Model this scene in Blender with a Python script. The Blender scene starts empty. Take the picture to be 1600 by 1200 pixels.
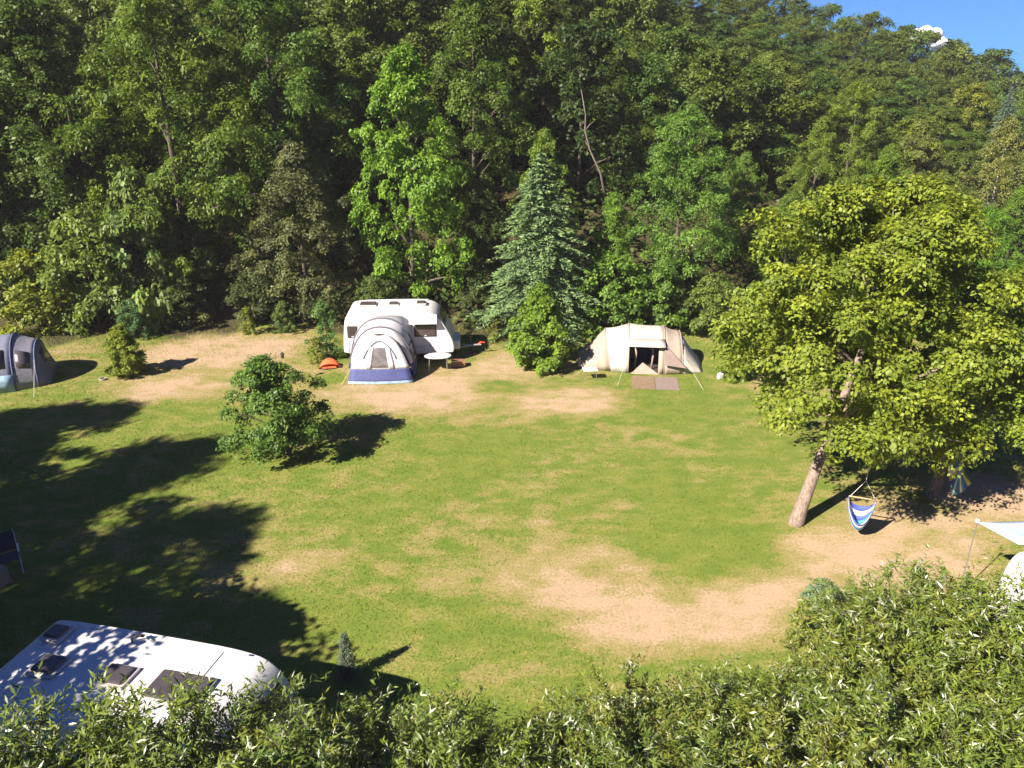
import bpy, bmesh, math, random
import numpy as np
from mathutils import Vector, Matrix
R_ = math.radians
PI = math.pi
scene = bpy.context.scene
col = scene.collection

# ------------------------------------------------------------------ camera
CAM_H, PITCH, F = 12.3, 22.0, 1200.0
cam_d = bpy.data.cameras.new('camera'); cam = bpy.data.objects.new('camera', cam_d); col.objects.link(cam)
cam.location = (0, 0, CAM_H); cam.rotation_euler = (R_(90 - PITCH), 0, 0)
cam_d.sensor_width = 36; cam_d.lens = 36 * F / 1600; cam_d.clip_end = 5000; cam_d.clip_start = 0.1
scene.camera = cam
# ------------------------------------------------------------------ sky, sun, exposure
SUN_AZ, SUN_EL = 40.0, 38.0            # shadows fall towards +X +Y
sx, sy = -math.cos(R_(SUN_AZ)), -math.sin(R_(SUN_AZ))      # horizontal direction to the sun
w = bpy.data.worlds.new('World'); scene.world = w; w.use_nodes = True
nt = w.node_tree; nt.nodes.clear()
sky = nt.nodes.new('ShaderNodeTexSky'); sky.sky_type = 'NISHITA'; sky.sun_disc = False
sky.sun_elevation = R_(SUN_EL); sky.sun_rotation = math.atan2(sx, sy)
sky.altitude = 1500; sky.air_density = 1.0; sky.dust_density = 0.2; sky.ozone_density = 3.0
hs = nt.nodes.new('ShaderNodeMix'); hs.data_type = 'RGBA'; hs.blend_type = 'MULTIPLY'; hs.inputs[0].default_value = 1.0; hs.inputs[7].default_value = (0.055, 0.24, 0.56, 1)
bg = nt.nodes.new('ShaderNodeBackground'); bg.inputs[1].default_value = 0.065
wo = nt.nodes.new('ShaderNodeOutputWorld')
nt.links.new(sky.outputs[0], hs.inputs[6]); nt.links.new(hs.outputs[2], bg.inputs[0]); nt.links.new(bg.outputs[0], wo.inputs[0])
sd = bpy.data.lights.new('sun', 'SUN'); sd.energy = 5.0; sd.angle = R_(0.5); sd.color = (1.0, 0.91, 0.78)
so = bpy.data.objects.new('sun', sd); col.objects.link(so)
so.rotation_euler = Vector((-sx * math.cos(R_(SUN_EL)), -sy * math.cos(R_(SUN_EL)), -math.sin(R_(SUN_EL)))).to_track_quat('-Z', 'Y').to_euler()
so.location = (-30, -30, 40)
vs = scene.view_settings
vs.view_transform = 'Standard'; vs.look = 'None'; vs.gamma = 1.0; vs.exposure = 1.62; vs.use_curve_mapping = False
scene.cycles.max_bounces = 6; scene.cycles.diffuse_bounces = 3; scene.cycles.transmission_bounces = 4; scene.cycles.transparent_max_bounces = 6

# ------------------------------------------------------------------ pixel helpers (a pixel gives a direction)
CP, SP = math.cos(R_(PITCH)), math.sin(R_(PITCH))
def ray(px, py):
    x = (px - 800) / F; y = -(py - 600) / F
    return x, CP + y * SP, -SP + y * CP
def at_z(px, py, z=0.0):
    d = ray(px, py); t = (z - CAM_H) / d[2]
    return Vector((t * d[0], t * d[1], z))
def at_y(px, py, Y):
    d = ray(px, py); t = Y / d[1]
    return Vector((t * d[0], Y, CAM_H + t * d[2]))

# ------------------------------------------------------------------ materials
def new_mat(name):
    m = bpy.data.materials.new(name); m.use_nodes = True
    return m, m.node_tree, m.node_tree.nodes, m.node_tree.links, m.node_tree.nodes['Principled BSDF']
def mat(name, c, rough=0.6, var=0.15, scale=6.0, bump=0.0, bscale=40.0, metal=0.0, spec=0.5, dirt=None, dscale=3.0, damt=0.5, trans=0.0, alpha=1.0):
    m, t, N, L, b = new_mat(name)
    tc = N.new('ShaderNodeTexCoord')
    nz = N.new('ShaderNodeTexNoise'); nz.inputs['Scale'].default_value = scale; nz.inputs['Detail'].default_value = 5
    L.new(tc.outputs['Object'], nz.inputs['Vector'])
    mr = N.new('ShaderNodeMapRange'); mr.inputs[1].default_value = 0.3; mr.inputs[2].default_value = 0.7
    mr.inputs[3].default_value = 1 - var; mr.inputs[4].default_value = 1 + var
    L.new(nz.outputs[0], mr.inputs[0])
    mx = N.new('ShaderNodeVectorMath'); mx.operation = 'SCALE'; mx.inputs[0].default_value = c
    L.new(mr.outputs[0], mx.inputs['Scale'])
    out = mx.outputs[0]
    if dirt:
        n2 = N.new('ShaderNodeTexNoise'); n2.inputs['Scale'].default_value = dscale; n2.inputs['Detail'].default_value = 8; n2.inputs['Roughness'].default_value = 0.7
        L.new(tc.outputs['Object'], n2.inputs['Vector'])
        r2 = N.new('ShaderNodeMapRange'); r2.inputs[1].default_value = 0.45; r2.inputs[2].default_value = 0.75; r2.inputs[3].default_value = 0; r2.inputs[4].default_value = damt
        L.new(n2.outputs[0], r2.inputs[0])
        mm = N.new('ShaderNodeMix'); mm.data_type = 'RGBA'; mm.inputs[7].default_value = (*dirt, 1)
        L.new(r2.outputs[0], mm.inputs[0]); L.new(out, mm.inputs[6]); out = mm.outputs[2]
    L.new(out, b.inputs['Base Color'])
    b.inputs['Roughness'].default_value = rough; b.inputs['Metallic'].default_value = metal
    b.inputs['Specular IOR Level'].default_value = spec; b.inputs['Alpha'].default_value = alpha
    if bump:
        n3 = N.new('ShaderNodeTexNoise'); n3.inputs['Scale'].default_value = bscale; n3.inputs['Detail'].default_value = 4
        L.new(tc.outputs['Object'], n3.inputs['Vector'])
        bp = N.new('ShaderNodeBump'); bp.inputs['Strength'].default_value = bump; bp.inputs['Distance'].default_value = 0.05
        L.new(n3.outputs[0], bp.inputs['Height']); L.new(bp.outputs[0], b.inputs['Normal'])
    if trans:
        tr = N.new('ShaderNodeBsdfTranslucent'); L.new(out, tr.inputs[0])
        ms = N.new('ShaderNodeMixShader'); ms.inputs[0].default_value = trans
        L.new(b.outputs[0], ms.inputs[1]); L.new(tr.outputs[0], ms.inputs[2])
        L.new(ms.outputs[0], N['Material Output'].inputs['Surface'])
    return m

def leaf_mat(name, rough=0.5, pale=None, trans=0.42, spec=0.3):
    """leaf colour = the plant's own colour (Object Info) varied leaf by leaf"""
    m, t, N, L, b = new_mat(name)
    oi = N.new('ShaderNodeObjectInfo'); at = N.new('ShaderNodeAttribute'); at.attribute_name = 'tint'
    cr = N.new('ShaderNodeValToRGB'); e = cr.color_ramp.elements
    e[0].position = 0; e[0].color = (0.55, 0.68, 0.66, 1); e[1].position = 1; e[1].color = (1.50, 1.42, 0.85, 1)
    k = cr.color_ramp.elements.new(0.5); k.color = (1, 1, 1, 1)
    L.new(at.outputs['Fac'], cr.inputs[0])
    mx = N.new('ShaderNodeMix'); mx.data_type = 'RGBA'; mx.blend_type = 'MULTIPLY'; mx.inputs[0].default_value = 1
    L.new(oi.outputs['Color'], mx.inputs[6]); L.new(cr.outputs[0], mx.inputs[7])
    out = mx.outputs[2]
    if pale:
        gt = N.new('ShaderNodeMath'); gt.operation = 'GREATER_THAN'; gt.inputs[1].default_value = 0.76
        L.new(at.outputs['Fac'], gt.inputs[0])
        m2 = N.new('ShaderNodeMix'); m2.data_type = 'RGBA'; m2.inputs[7].default_value = (*pale, 1)
        L.new(gt.outputs[0], m2.inputs[0]); L.new(out, m2.inputs[6]); out = m2.outputs[2]
    L.new(out, b.inputs['Base Color']); b.inputs['Roughness'].default_value = rough; b.inputs['Specular IOR Level'].default_value = spec
    tr = N.new('ShaderNodeBsdfTranslucent'); L.new(out, tr.inputs[0])
    ms = N.new('ShaderNodeMixShader'); ms.inputs[0].default_value = trans
    L.new(b.outputs[0], ms.inputs[1]); L.new(tr.outputs[0], ms.inputs[2]); L.new(ms.outputs[0], N['Material Output'].inputs['Surface'])
    return m

def bark_mat(name, c, dark):
    m, t, N, L, b = new_mat(name)
    tc = N.new('ShaderNodeTexCoord'); mp = N.new('ShaderNodeMapping'); mp.inputs['Scale'].default_value = (9, 9, 1.6)
    L.new(tc.outputs['Object'], mp.inputs[0])
    nz = N.new('ShaderNodeTexNoise'); nz.inputs['Scale'].default_value = 2.5; nz.inputs['Detail'].default_value = 7; nz.inputs['Roughness'].default_value = 0.7
    L.new(mp.outputs[0], nz.inputs['Vector'])
    cr = N.new('ShaderNodeValToRGB'); e = cr.color_ramp.elements; e[0].position = 0.35; e[0].color = (*dark, 1); e[1].position = 0.65; e[1].color = (*c, 1)
    L.new(nz.outputs[0], cr.inputs[0]); L.new(cr.outputs[0], b.inputs['Base Color']); b.inputs['Roughness'].default_value = 0.9
    bp = N.new('ShaderNodeBump'); bp.inputs['Strength'].default_value = 0.8; bp.inputs['Distance'].default_value = 0.05
    L.new(nz.outputs[0], bp.inputs['Height']); L.new(bp.outputs[0], b.inputs['Normal'])
    return m

def ground_mat(name):
    m, t, N, L, b = new_mat(name)
    geo = N.new('ShaderNodeNewGeometry'); at = N.new('ShaderNodeAttribute'); at.attribute_name = 'dry'
    wd = N.new('ShaderNodeAttribute'); wd.attribute_name = 'wood'
    tn = N.new('ShaderNodeAttribute'); tn.attribute_name = 'tint'
    def noise(s, d, r=0.6, stretch=None):
        n = N.new('ShaderNodeTexNoise'); n.inputs['Scale'].default_value = s; n.inputs['Detail'].default_value = d; n.inputs['Roughness'].default_value = r
        if stretch:
            mp = N.new('ShaderNodeMapping'); mp.inputs['Scale'].default_value = stretch; L.new(geo.outputs['Position'], mp.inputs[0]); L.new(mp.outputs[0], n.inputs['Vector'])
        else: L.new(geo.outputs['Position'], n.inputs['Vector'])
        return n.outputs[0]
    def math_(op, a, b_):
        q = N.new('ShaderNodeMath'); q.operation = op
        for i, v in enumerate((a, b_)):
            if isinstance(v, (int, float)): q.inputs[i].default_value = v
            else: L.new(v, q.inputs[i])
        return q.outputs[0]
    def mixc(f, a, b_):
        q = N.new('ShaderNodeMix'); q.data_type = 'RGBA'; L.new(f, q.inputs[0])
        for i, v in ((6, a), (7, b_)):
            if isinstance(v, tuple): q.inputs[i].default_value = (*v, 1)
            else: L.new(v, q.inputs[i])
        return q.outputs[2]
    def rng(v, a, b_):
        q = N.new('ShaderNodeMapRange'); q.interpolation_type = 'SMOOTHSTEP'; L.new(v, q.inputs[0]); q.inputs[1].default_value = a; q.inputs[2].default_value = b_
        return q.outputs[0]
    big = noise(0.35, 5, 0.62); mid = noise(1.6, 6, 0.66, (0.6, 1.0, 1.0)); fine = noise(14, 4, 0.7); vf = noise(60, 2)
    s = math_('ADD', at.outputs['Fac'], math_('MULTIPLY', math_('SUBTRACT', big, 0.5), 1.5))
    s = math_('ADD', s, math_('MULTIPLY', math_('SUBTRACT', mid, 0.5), 1.8))
    s = math_('ADD', s, math_('MULTIPLY', math_('SUBTRACT', fine, 0.5), 1.4))
    s = math_('ADD', s, math_('MULTIPLY', math_('SUBTRACT', tn.outputs['Fac'], 0.5), 0.35))
    f1 = rng(s, 0.12, 0.52); f2 = rng(s, 0.48, 1.20)
    c = mixc(rng(mid, 0.3, 0.7), (0.105, 0.155, 0.022), (0.165, 0.185, 0.034))
    c = mixc(f1, c, (0.235, 0.200, 0.070))
    c = mixc(f2, c, (0.385, 0.275, 0.180))
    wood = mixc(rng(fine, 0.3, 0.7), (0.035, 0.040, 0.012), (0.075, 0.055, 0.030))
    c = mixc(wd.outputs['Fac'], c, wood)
    v = N.new('ShaderNodeMapRange'); L.new(math_('ADD', math_('MULTIPLY', fine, 0.5), math_('MULTIPLY', vf, 0.5)), v.inputs[0]); v.inputs[1].default_value = 0.3; v.inputs[2].default_value = 0.7; v.inputs[3].default_value = 0.78; v.inputs[4].default_value = 1.2
    sc = N.new('ShaderNodeVectorMath'); sc.operation = 'SCALE'; L.new(c, sc.inputs[0]); L.new(v.outputs[0], sc.inputs['Scale'])
    L.new(sc.outputs[0], b.inputs['Base Color']); b.inputs['Roughness'].default_value = 0.95; b.inputs['Specular IOR Level'].default_value = 0.15
    bp = N.new('ShaderNodeBump'); bp.inputs['Strength'].default_value = 0.5; bp.inputs['Distance'].default_value = 0.05
    L.new(math_('ADD', fine, math_('MULTIPLY', vf, 0.6)), bp.inputs['Height']); L.new(bp.outputs[0], b.inputs['Normal'])
    return m

M = {}
M['ground'] = ground_mat('lawn_grass')
M['leaf'] = leaf_mat('broad_leaf'); M['needle'] = leaf_mat('needles', 0.6, trans=0.15)
M['willow'] = leaf_mat('willow_leaf', 0.38, pale=(0.31, 0.33, 0.23), trans=0.25, spec=0.55)
M['bark'] = bark_mat('brown_bark', (0.13, 0.10, 0.075), (0.04, 0.03, 0.024))
M['bark_pale'] = bark_mat('pale_bark', (0.33, 0.25, 0.20), (0.11, 0.078, 0.06))
M['bark_white'] = bark_mat('birch_bark', (0.62, 0.58, 0.52), (0.20, 0.17, 0.15))
M['white'] = mat('caravan_white', (0.60, 0.585, 0.58), 0.35, 0.04, 2.0, dirt=(0.55, 0.53, 0.48), damt=0.35)
M['white2'] = mat('white_plastic', (0.62, 0.62, 0.62), 0.4, 0.05)
M['hatch'] = mat('smoked_hatch', (0.060, 0.050, 0.055), 0.22, 0.15, 4)
M['hframe'] = mat('hatch_frame', (0.42, 0.38, 0.36), 0.5, 0.1)
M['rubber'] = mat('black_rubber', (0.025, 0.024, 0.024), 0.7, 0.2)
M['glass'] = mat('tinted_window', (0.055, 0.042, 0.045), 0.12, 0.3, 3, spec=0.7)
M['steel'] = mat('galvanised_steel', (0.45, 0.45, 0.46), 0.45, 0.15, 12, metal=0.8)
M['alu'] = mat('pale_trim', (0.6, 0.6, 0.61), 0.4, 0.08)
M['grey_stripe'] = mat('grey_band', (0.50, 0.52, 0.56), 0.4, 0.06)
M['red'] = mat('red_plastic', (0.62, 0.05, 0.025), 0.45, 0.12)
M['orange'] = mat('orange_red_cloth', (0.75, 0.11, 0.03), 0.7, 0.12)
M['awn_light'] = mat('awning_light_grey', (0.54, 0.52, 0.54), 0.75, 0.07, 3, 0.25, 8, trans=0.12)
M['awn_navy'] = mat('awning_navy', (0.055, 0.065, 0.19), 0.7, 0.15, 5, 0.3, 10)
M['awn_dark'] = mat('awning_pole_sleeve', (0.10, 0.095, 0.12), 0.7, 0.1)
M['awn_edge'] = mat('awning_mud_flap', (0.24, 0.34, 0.46), 0.55, 0.25, 6)
M['clear'] = mat('clear_film', (0.15, 0.13, 0.13), 0.15, 0.3, 5, 0.2, 6, spec=0.8)
M['beige'] = mat('beige_canvas', (0.49, 0.445, 0.385), 0.8, 0.07, 3, 0.25, 6, trans=0.10)
M['beige2'] = mat('taupe_canvas', (0.32, 0.255, 0.205), 0.8, 0.08, 3, 0.2, 8)
M['brown_sheet'] = mat('brown_groundsheet', (0.20, 0.135, 0.085), 0.7, 0.15, 5, 0.2, 12)
M['mesh_brown'] = mat('brown_mesh', (0.20, 0.15, 0.13), 0.8, 0.1)
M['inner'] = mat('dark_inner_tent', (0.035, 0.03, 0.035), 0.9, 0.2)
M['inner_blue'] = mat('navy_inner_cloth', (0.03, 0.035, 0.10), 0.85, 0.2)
M['tent_grey'] = mat('tent_blue_grey', (0.13, 0.14, 0.20), 0.75, 0.1, 3, 0.25, 6)
M['tent_pale'] = mat('tent_pale_grey', (0.21, 0.205, 0.25), 0.75, 0.08, 3, 0.2, 6)
M['tent_blue'] = mat('tent_slate_blue', (0.085, 0.105, 0.20), 0.75, 0.1, 3, 0.25, 6)
M['tent_win'] = mat('tent_window', (0.06, 0.05, 0.06), 0.3, 0.2)
M['sail'] = mat('sail_pale_blue', (0.42, 0.50, 0.66), 0.75, 0.06, 2, 0.15, 5, trans=0.15)
M['h_white'] = mat('hammock_white', (0.72, 0.72, 0.70), 0.85, 0.1, 20)
M['h_blue'] = mat('hammock_blue', (0.06, 0.09, 0.40), 0.85, 0.15, 20)
M['h_teal'] = mat('hammock_teal', (0.05, 0.24, 0.33), 0.85, 0.15, 20)
M['h_yellow'] = mat('hammock_yellow', (0.50, 0.45, 0.10), 0.85, 0.15, 20)
M['wood'] = mat('turned_wood', (0.42, 0.30, 0.18), 0.6, 0.2, 14)
M['rope'] = mat('pale_rope', (0.55, 0.52, 0.48), 0.9, 0.1)
M['rope_y'] = mat('yellow_guy_line', (0.60, 0.58, 0.20), 0.8, 0.1)
M['chair_blue'] = mat('chair_fabric', (0.03, 0.035, 0.06), 0.8, 0.1)
M['card'] = mat('brown_board', (0.33, 0.22, 0.16), 0.8, 0.15)
M['crate'] = mat('reddish_wood', (0.26, 0.12, 0.08), 0.75, 0.2)
M['cloud'] = mat('cloud_white', (0.85, 0.85, 0.86), 1.0, 0.03, 0.05)

# ------------------------------------------------------------------ object helpers
def tag(o, label, cat=None, group=None, kind=None):
    if label: o['label'] = label
    if cat: o['category'] = cat
    if group: o['group'] = group
    if kind: o['kind'] = kind
    return o
def thing(name, label, cat, loc=(0, 0, 0), rz=0.0, group=None):
    o = bpy.data.objects.new(name, None); col.objects.link(o); o.empty_display_size = 0.3
    o.location = loc; o.rotation_euler = (0, 0, rz)
    return tag(o, label, cat, group)
def link(name, me, parent=None, color=None):
    o = bpy.data.objects.new(name, me); col.objects.link(o)
    if parent: o.parent = parent
    if color: o.color = (color[0] * 1.48, color[1] * 1.56, color[2] * 1.15, 1)
    return o
class MB:
    def __init__(s): s.v = []; s.f = []; s.m = []
    def add(s, vs, fs, mi=0):
        k = len(s.v); s.v += [tuple(v) for v in vs]
        for f in fs: s.f.append(tuple(i + k for i in f)); s.m.append(mi)
        return s
    def box(s, c, d, mi=0, rot=None):
        x, y, z = d[0] / 2, d[1] / 2, d[2] / 2
        vs = [Vector(p) for p in ((-x, -y, -z), (x, -y, -z), (x, y, -z), (-x, y, -z), (-x, -y, z), (x, -y, z), (x, y, z), (-x, y, z))]
        if rot is not None: vs = [rot @ v for v in vs]
        return s.add([v + Vector(c) for v in vs], [(0, 3, 2, 1), (4, 5, 6, 7), (0, 1, 5, 4), (1, 2, 6, 5), (2, 3, 7, 6), (3, 0, 4, 7)], mi)
    def tube(s, pts, rad, n=8, mi=0, cap=True):
        pts = [Vector(p) for p in pts]
        if not hasattr(rad, '__len__'): rad = [rad] * len(pts)
        vs = []; ref = Vector((0.31, 0.95, 0.05))
        for i, p in enumerate(pts):
            d = (pts[min(i + 1, len(pts) - 1)] - pts[max(i - 1, 0)])
            if d.length < 1e-6: d = Vector((0, 0, 1))
            d.normalize(); a = d.cross(ref)
            if a.length < 0.05: a = d.cross(Vector((1, 0, 0)))
            a.normalize(); b = d.cross(a)
            vs += [p + (a * math.cos(2 * PI * k / n) + b * math.sin(2 * PI * k / n)) * rad[i] for k in range(n)]
        fs = [(i * n + k, i * n + (k + 1) % n, (i + 1) * n + (k + 1) % n, (i + 1) * n + k) for i in range(len(pts) - 1) for k in range(n)]
        if cap: fs += [tuple(range(n - 1, -1, -1)), tuple((len(pts) - 1) * n + k for k in range(n))]
        return s.add(vs, fs, mi)
    def loft(s, profs, mi=0):
        n = len(profs[0]); vs = [p for pr in profs for p in pr]
        return s.add(vs, [(i * n + k, i * n + k + 1, (i + 1) * n + k + 1, (i + 1) * n + k) for i in range(len(profs) - 1) for k in range(n - 1)], mi)
    def mesh(s, name, mats, smooth=False):
        me = bpy.data.meshes.new(name); me.from_pydata(s.v, [], s.f)
        for m_ in (mats if isinstance(mats, (list, tuple)) else [mats]): me.materials.append(M[m_])
        me.polygons.foreach_set('material_index', s.m)
        me.update(); bm = bmesh.new(); bm.from_mesh(me); bmesh.ops.recalc_face_normals(bm, faces=bm.faces); bm.to_mesh(me); bm.free()
        if smooth: me.polygons.foreach_set('use_smooth', [True] * len(me.polygons))
        return me
    def build(s, name, mats, parent=None, smooth=False, solid=0.0, bevel=0.0):
        o = link(name, s.mesh(name, mats, smooth), parent)
        if solid:
            q = o.modifiers.new('solid', 'SOLIDIFY'); q.thickness = solid; q.offset = 0
        if bevel:
            q = o.modifiers.new('bevel', 'BEVEL'); q.width = bevel; q.segments = 2; q.limit_method = 'ANGLE'
        return o
def disc_prism(mb, c, r, h, n=20, axis='z', mi=0, ry=None):
    ry = ry or r; vs = []
    for k in (0, 1):
        for i in range(n):
            a = 2 * PI * i / n; p, q, t = r * math.cos(a), ry * math.sin(a), (k - 0.5) * h
            vs.append(Vector(c) + Vector({'z': (p, q, t), 'y': (p, t, q), 'x': (t, p, q)}[axis]))
    mb.add(vs, [tuple(range(n - 1, -1, -1)), tuple(range(n, 2 * n))] + [(i, (i + 1) % n, n + (i + 1) % n, n + i) for i in range(n)], mi)

# ------------------------------------------------------------------ terrain
def smooth01(t): t = np.clip(t, 0, 1); return t * t * (3 - 2 * t)
def hgt(x, y):
    x = np.asarray(x, float); y = np.asarray(y, float)
    yf = 38.5 + 0.010 * np.maximum(x - 5, 0) ** 1.6
    ridge = np.where(x < -30, np.maximum(33 - 0.75 * (-30 - x), 4), np.where(x > 0, np.maximum(31 - 0.46 * x, 0.5), 33 - x * 0.0))
    ridge = np.where((x >= -30) & (x <= 0), 33 + 2 * x / 30 * 0 - 2 * (x + 30) / 30, ridge)
    u = np.clip((y - yf) / 75.0, 0, 2.2)
    r = ridge * (np.minimum(u, 1.0) + 0.12 * np.maximum(u - 1, 0))
    bumps = 0.5 * np.sin(x * 0.21 + 1.3) * np.sin(y * 0.17) * smooth01((y - yf) / 12)
    return r * smooth01((y - yf) / 6 + 0.25) + bumps
def H1(x, y): return float(hgt(x, y))
DRY = []
def dry(px, py, rx, ry, wgt):
    c = at_z(px, py); e = at_z(px + rx, py); t = at_z(px, py - ry); b = at_z(px, py + ry)
    DRY.append((c.x, (t.y + b.y) / 2, abs(e.x - c.x), (t.y - b.y) / 2, wgt))
for q in [(560, 600, 420, 34, .34), (330, 600, 170, 30, .25), (770, 640, 220, 22, .22), (1150, 640, 120, 20, .15), (600, 870, 260, 40, .10), (370, 548, 150, 34, .95), (250, 560, 90, 22, .6), (250, 610, 110, 26, .40), (560, 600, 60, 30, .35), (640, 625, 150, 26, .58), (800, 570, 110, 26, .75), (900, 628, 110, 26, .72),
          (700, 600, 60, 25, .55), (980, 681, 14, 7, .6), (840, 915, 120, 46, .70), (930, 965, 110, 55, .55), (950, 865, 60, 26, .55), (1060, 960, 150, 50, .60), (1170, 930, 80, 30, .6), (1000, 1010, 90, 45, .45), (870, 860, 60, 30, .35),
          (1290, 852, 80, 34, .85), (1430, 830, 150, 62, .85), (1560, 780, 120, 50, .95), (1340, 905, 130, 50, .65), (1450, 880, 130, 60, .7), (1160, 1000, 80, 40, .3), (480, 880, 60, 24, .45), (400, 900, 120, 30, .22), (850, 822, 60, 20, .35),
          (1215, 605, 50, 22, .6), (1210, 560, 60, 40, .5), (980, 790, 80, 24, .25), (700, 910, 60, 30, .3), (80, 555, 80, 20, .4), (620, 1035, 40, 15, .4), (1000, 900, 60, 30, .5), (1120, 850, 90, 30, -.12),
          (350, 705, 110, 50, -.5), (520, 595, 45, 16, -.6), (1070, 640, 110, 34, -.35), (780, 602, 50, 12, -.45), (560, 980, 150, 60, -.2), (800, 1000, 110, 40, -.2), (1080, 800, 140, 60, -.22), (700, 720, 200, 50, -.12), (1170, 870, 80, 22, -.2), (1230, 940, 130, 45, .55), (1120, 985, 120, 40, .4)]: dry(*q)
def dryness(x, y):
    d = np.full(np.shape(x), 0.17)
    for cx, cy, rx, ry, wg in DRY:
        d = d + wg * smooth01(1.25 - np.sqrt(((x - cx) / rx) ** 2 + ((y - cy) / ry) ** 2))
    return np.clip(d, -0.6, 1.0)
def woodness(x, y):
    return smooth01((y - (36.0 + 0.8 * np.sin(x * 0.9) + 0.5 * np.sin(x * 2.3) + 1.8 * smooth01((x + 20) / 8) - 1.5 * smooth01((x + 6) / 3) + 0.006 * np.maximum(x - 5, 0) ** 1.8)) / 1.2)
def add_attr(me, name, dom, arr):
    a = me.attributes.new(name, 'FLOAT', dom); a.data.foreach_set('value', np.asarray(arr, np.float32))
xs = np.concatenate([np.array([-420, -300, -220, -160, -120, -95, -75, -60, -50, -42]), np.arange(-36, 34.01, 0.33), np.array([38, 44, 52, 60, 70, 82, 96, 115, 140, 180, 240, 320, 420])])
ys = np.concatenate([np.array([-150, -90, -50, -30, -20, -12, -6, 0, 3]), np.arange(5, 44.01, 0.33), np.array([46, 49, 52, 56, 60, 65, 70, 76, 82, 90, 98, 106, 114, 125, 140, 170, 220, 300, 420])])
X, Y = np.meshgrid(xs, ys); Z = hgt(X, Y)
nx, ny = len(xs), len(ys)
idx = np.arange(nx * ny).reshape(ny, nx)
quads = np.stack([idx[:-1, :-1], idx[:-1, 1:], idx[1:, 1:], idx[1:, :-1]], -1).reshape(-1, 4)
def np_mesh(name, V, Fq, mat_name, smooth=False):
    me = bpy.data.meshes.new(name); n = len(Fq); k = Fq.shape[1]
    me.vertices.add(len(V)); me.vertices.foreach_set('co', V.astype(np.float32).ravel())
    me.loops.add(n * k); me.loops.foreach_set('vertex_index', Fq.astype(np.int32).ravel())
    me.polygons.add(n); me.polygons.foreach_set('loop_start', np.arange(0, n * k, k, dtype=np.int32))
    if smooth: me.polygons.foreach_set('use_smooth', np.ones(n, bool))
    me.materials.append(M[mat_name]); me.update(calc_edges=True); me.validate()
    return me
gme = np_mesh('ground', np.stack([X, Y, Z], -1).reshape(-1, 3), quads, 'ground', True)
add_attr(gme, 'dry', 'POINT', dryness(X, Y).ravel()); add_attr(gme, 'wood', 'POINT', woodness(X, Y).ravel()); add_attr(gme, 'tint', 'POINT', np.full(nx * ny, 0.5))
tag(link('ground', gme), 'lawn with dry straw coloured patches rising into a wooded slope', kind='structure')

# grass blades on the lawn (uncountable)
rg = np.random.default_rng(5)
def blades(n, x0, x1, y0, y1, h0, h1, wd, lean):
    x = rg.uniform(x0, x1, n); y = rg.uniform(y0, y1, n)
    keep = np.abs(x) < 0.70 * (y * CP + CAM_H * SP) + 1.5; x, y = x[keep], y[keep]
    d = dryness(x, y); n = len(x)
    h = rg.uniform(h0, h1, n) * np.clip(1.15 - 0.6 * d, 0.4, 1.5); a = rg.uniform(0, 2 * PI, n); b = rg.uniform(0, 2 * PI, n); l = rg.uniform(0, lean, n)
    z = hgt(x, y); u = np.stack([np.cos(a), np.sin(a), 0 * a], -1) * (wd * rg.uniform(0.6, 1.3, n))[:, None]
    p = np.stack([x, y, z - 0.005], -1); tip = p + np.stack([np.cos(b) * l * h, np.sin(b) * l * h, h], -1)
    V = np.stack([p - u, p + u, tip], 1).reshape(-1, 3)
    return V, np.repeat(d, 3), np.repeat(rg.random(n), 3)
parts = [blades(300000, -26, 24, 9.5, 37, 0.02, 0.06, 0.013, 1.3), blades(9000, -24, 22, 33.5, 38.5, 0.06, 0.22, 0.012, 0.8)]
V = np.concatenate([p[0] for p in parts]); nb = len(V) // 3
bme = np_mesh('grass', V, np.arange(nb * 3).reshape(nb, 3), 'ground')
add_attr(bme, 'dry', 'POINT', np.concatenate([p[1] for p in parts])); add_attr(bme, 'tint', 'POINT', np.concatenate([p[2] for p in parts])); add_attr(bme, 'wood', 'POINT', np.zeros(nb * 3))
tag(link('grass', bme), 'short mown grass blades covering the lawn', 'grass', kind='stuff')

# ------------------------------------------------------------------ plants
def nrm(a): return a / np.maximum(np.linalg.norm(a, axis=-1, keepdims=True), 1e-9)
def leaf_mesh(name, C, Nn, D, L, W, tint, mat_name, fold=0.12):
    Nn = nrm(Nn); D = D - Nn * np.sum(D * Nn, -1, keepdims=True); D = nrm(D); S = np.cross(Nn, D)
    L = np.asarray(L)[:, None]; W = np.asarray(W)[:, None]
    V = np.stack([C - D * L / 2, C + S * W / 2 + Nn * W * fold, C + D * L / 2, C - S * W / 2 + Nn * W * fold], 1).reshape(-1, 3)
    me = np_mesh(name, V, np.arange(len(V)).reshape(-1, 4), mat_name)
    add_attr(me, 'tint', 'FACE', np.clip(tint, 0, 1))
    return me
def prof_fn(kind):
    if kind == 'round': return lambda t: np.sin(PI * np.clip(t ** 0.8 * 0.90 + 0.09, 0, 1)) ** 0.65
    if kind == 'tall': return lambda t: np.sin(PI * np.clip(t ** 0.7 * 0.86 + 0.13, 0, 1)) ** 0.75
    if kind == 'dome': return lambda t: np.sqrt(np.clip(1 - t ** 2.2, 0, 1)) * 0.97 + 0.03
    if kind == 'egg': return lambda t: np.sin(PI * np.clip(t ** 0.65 * 0.88 + 0.11, 0, 1)) ** 0.9
    return lambda t: (1 - t) ** 0.8
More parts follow.
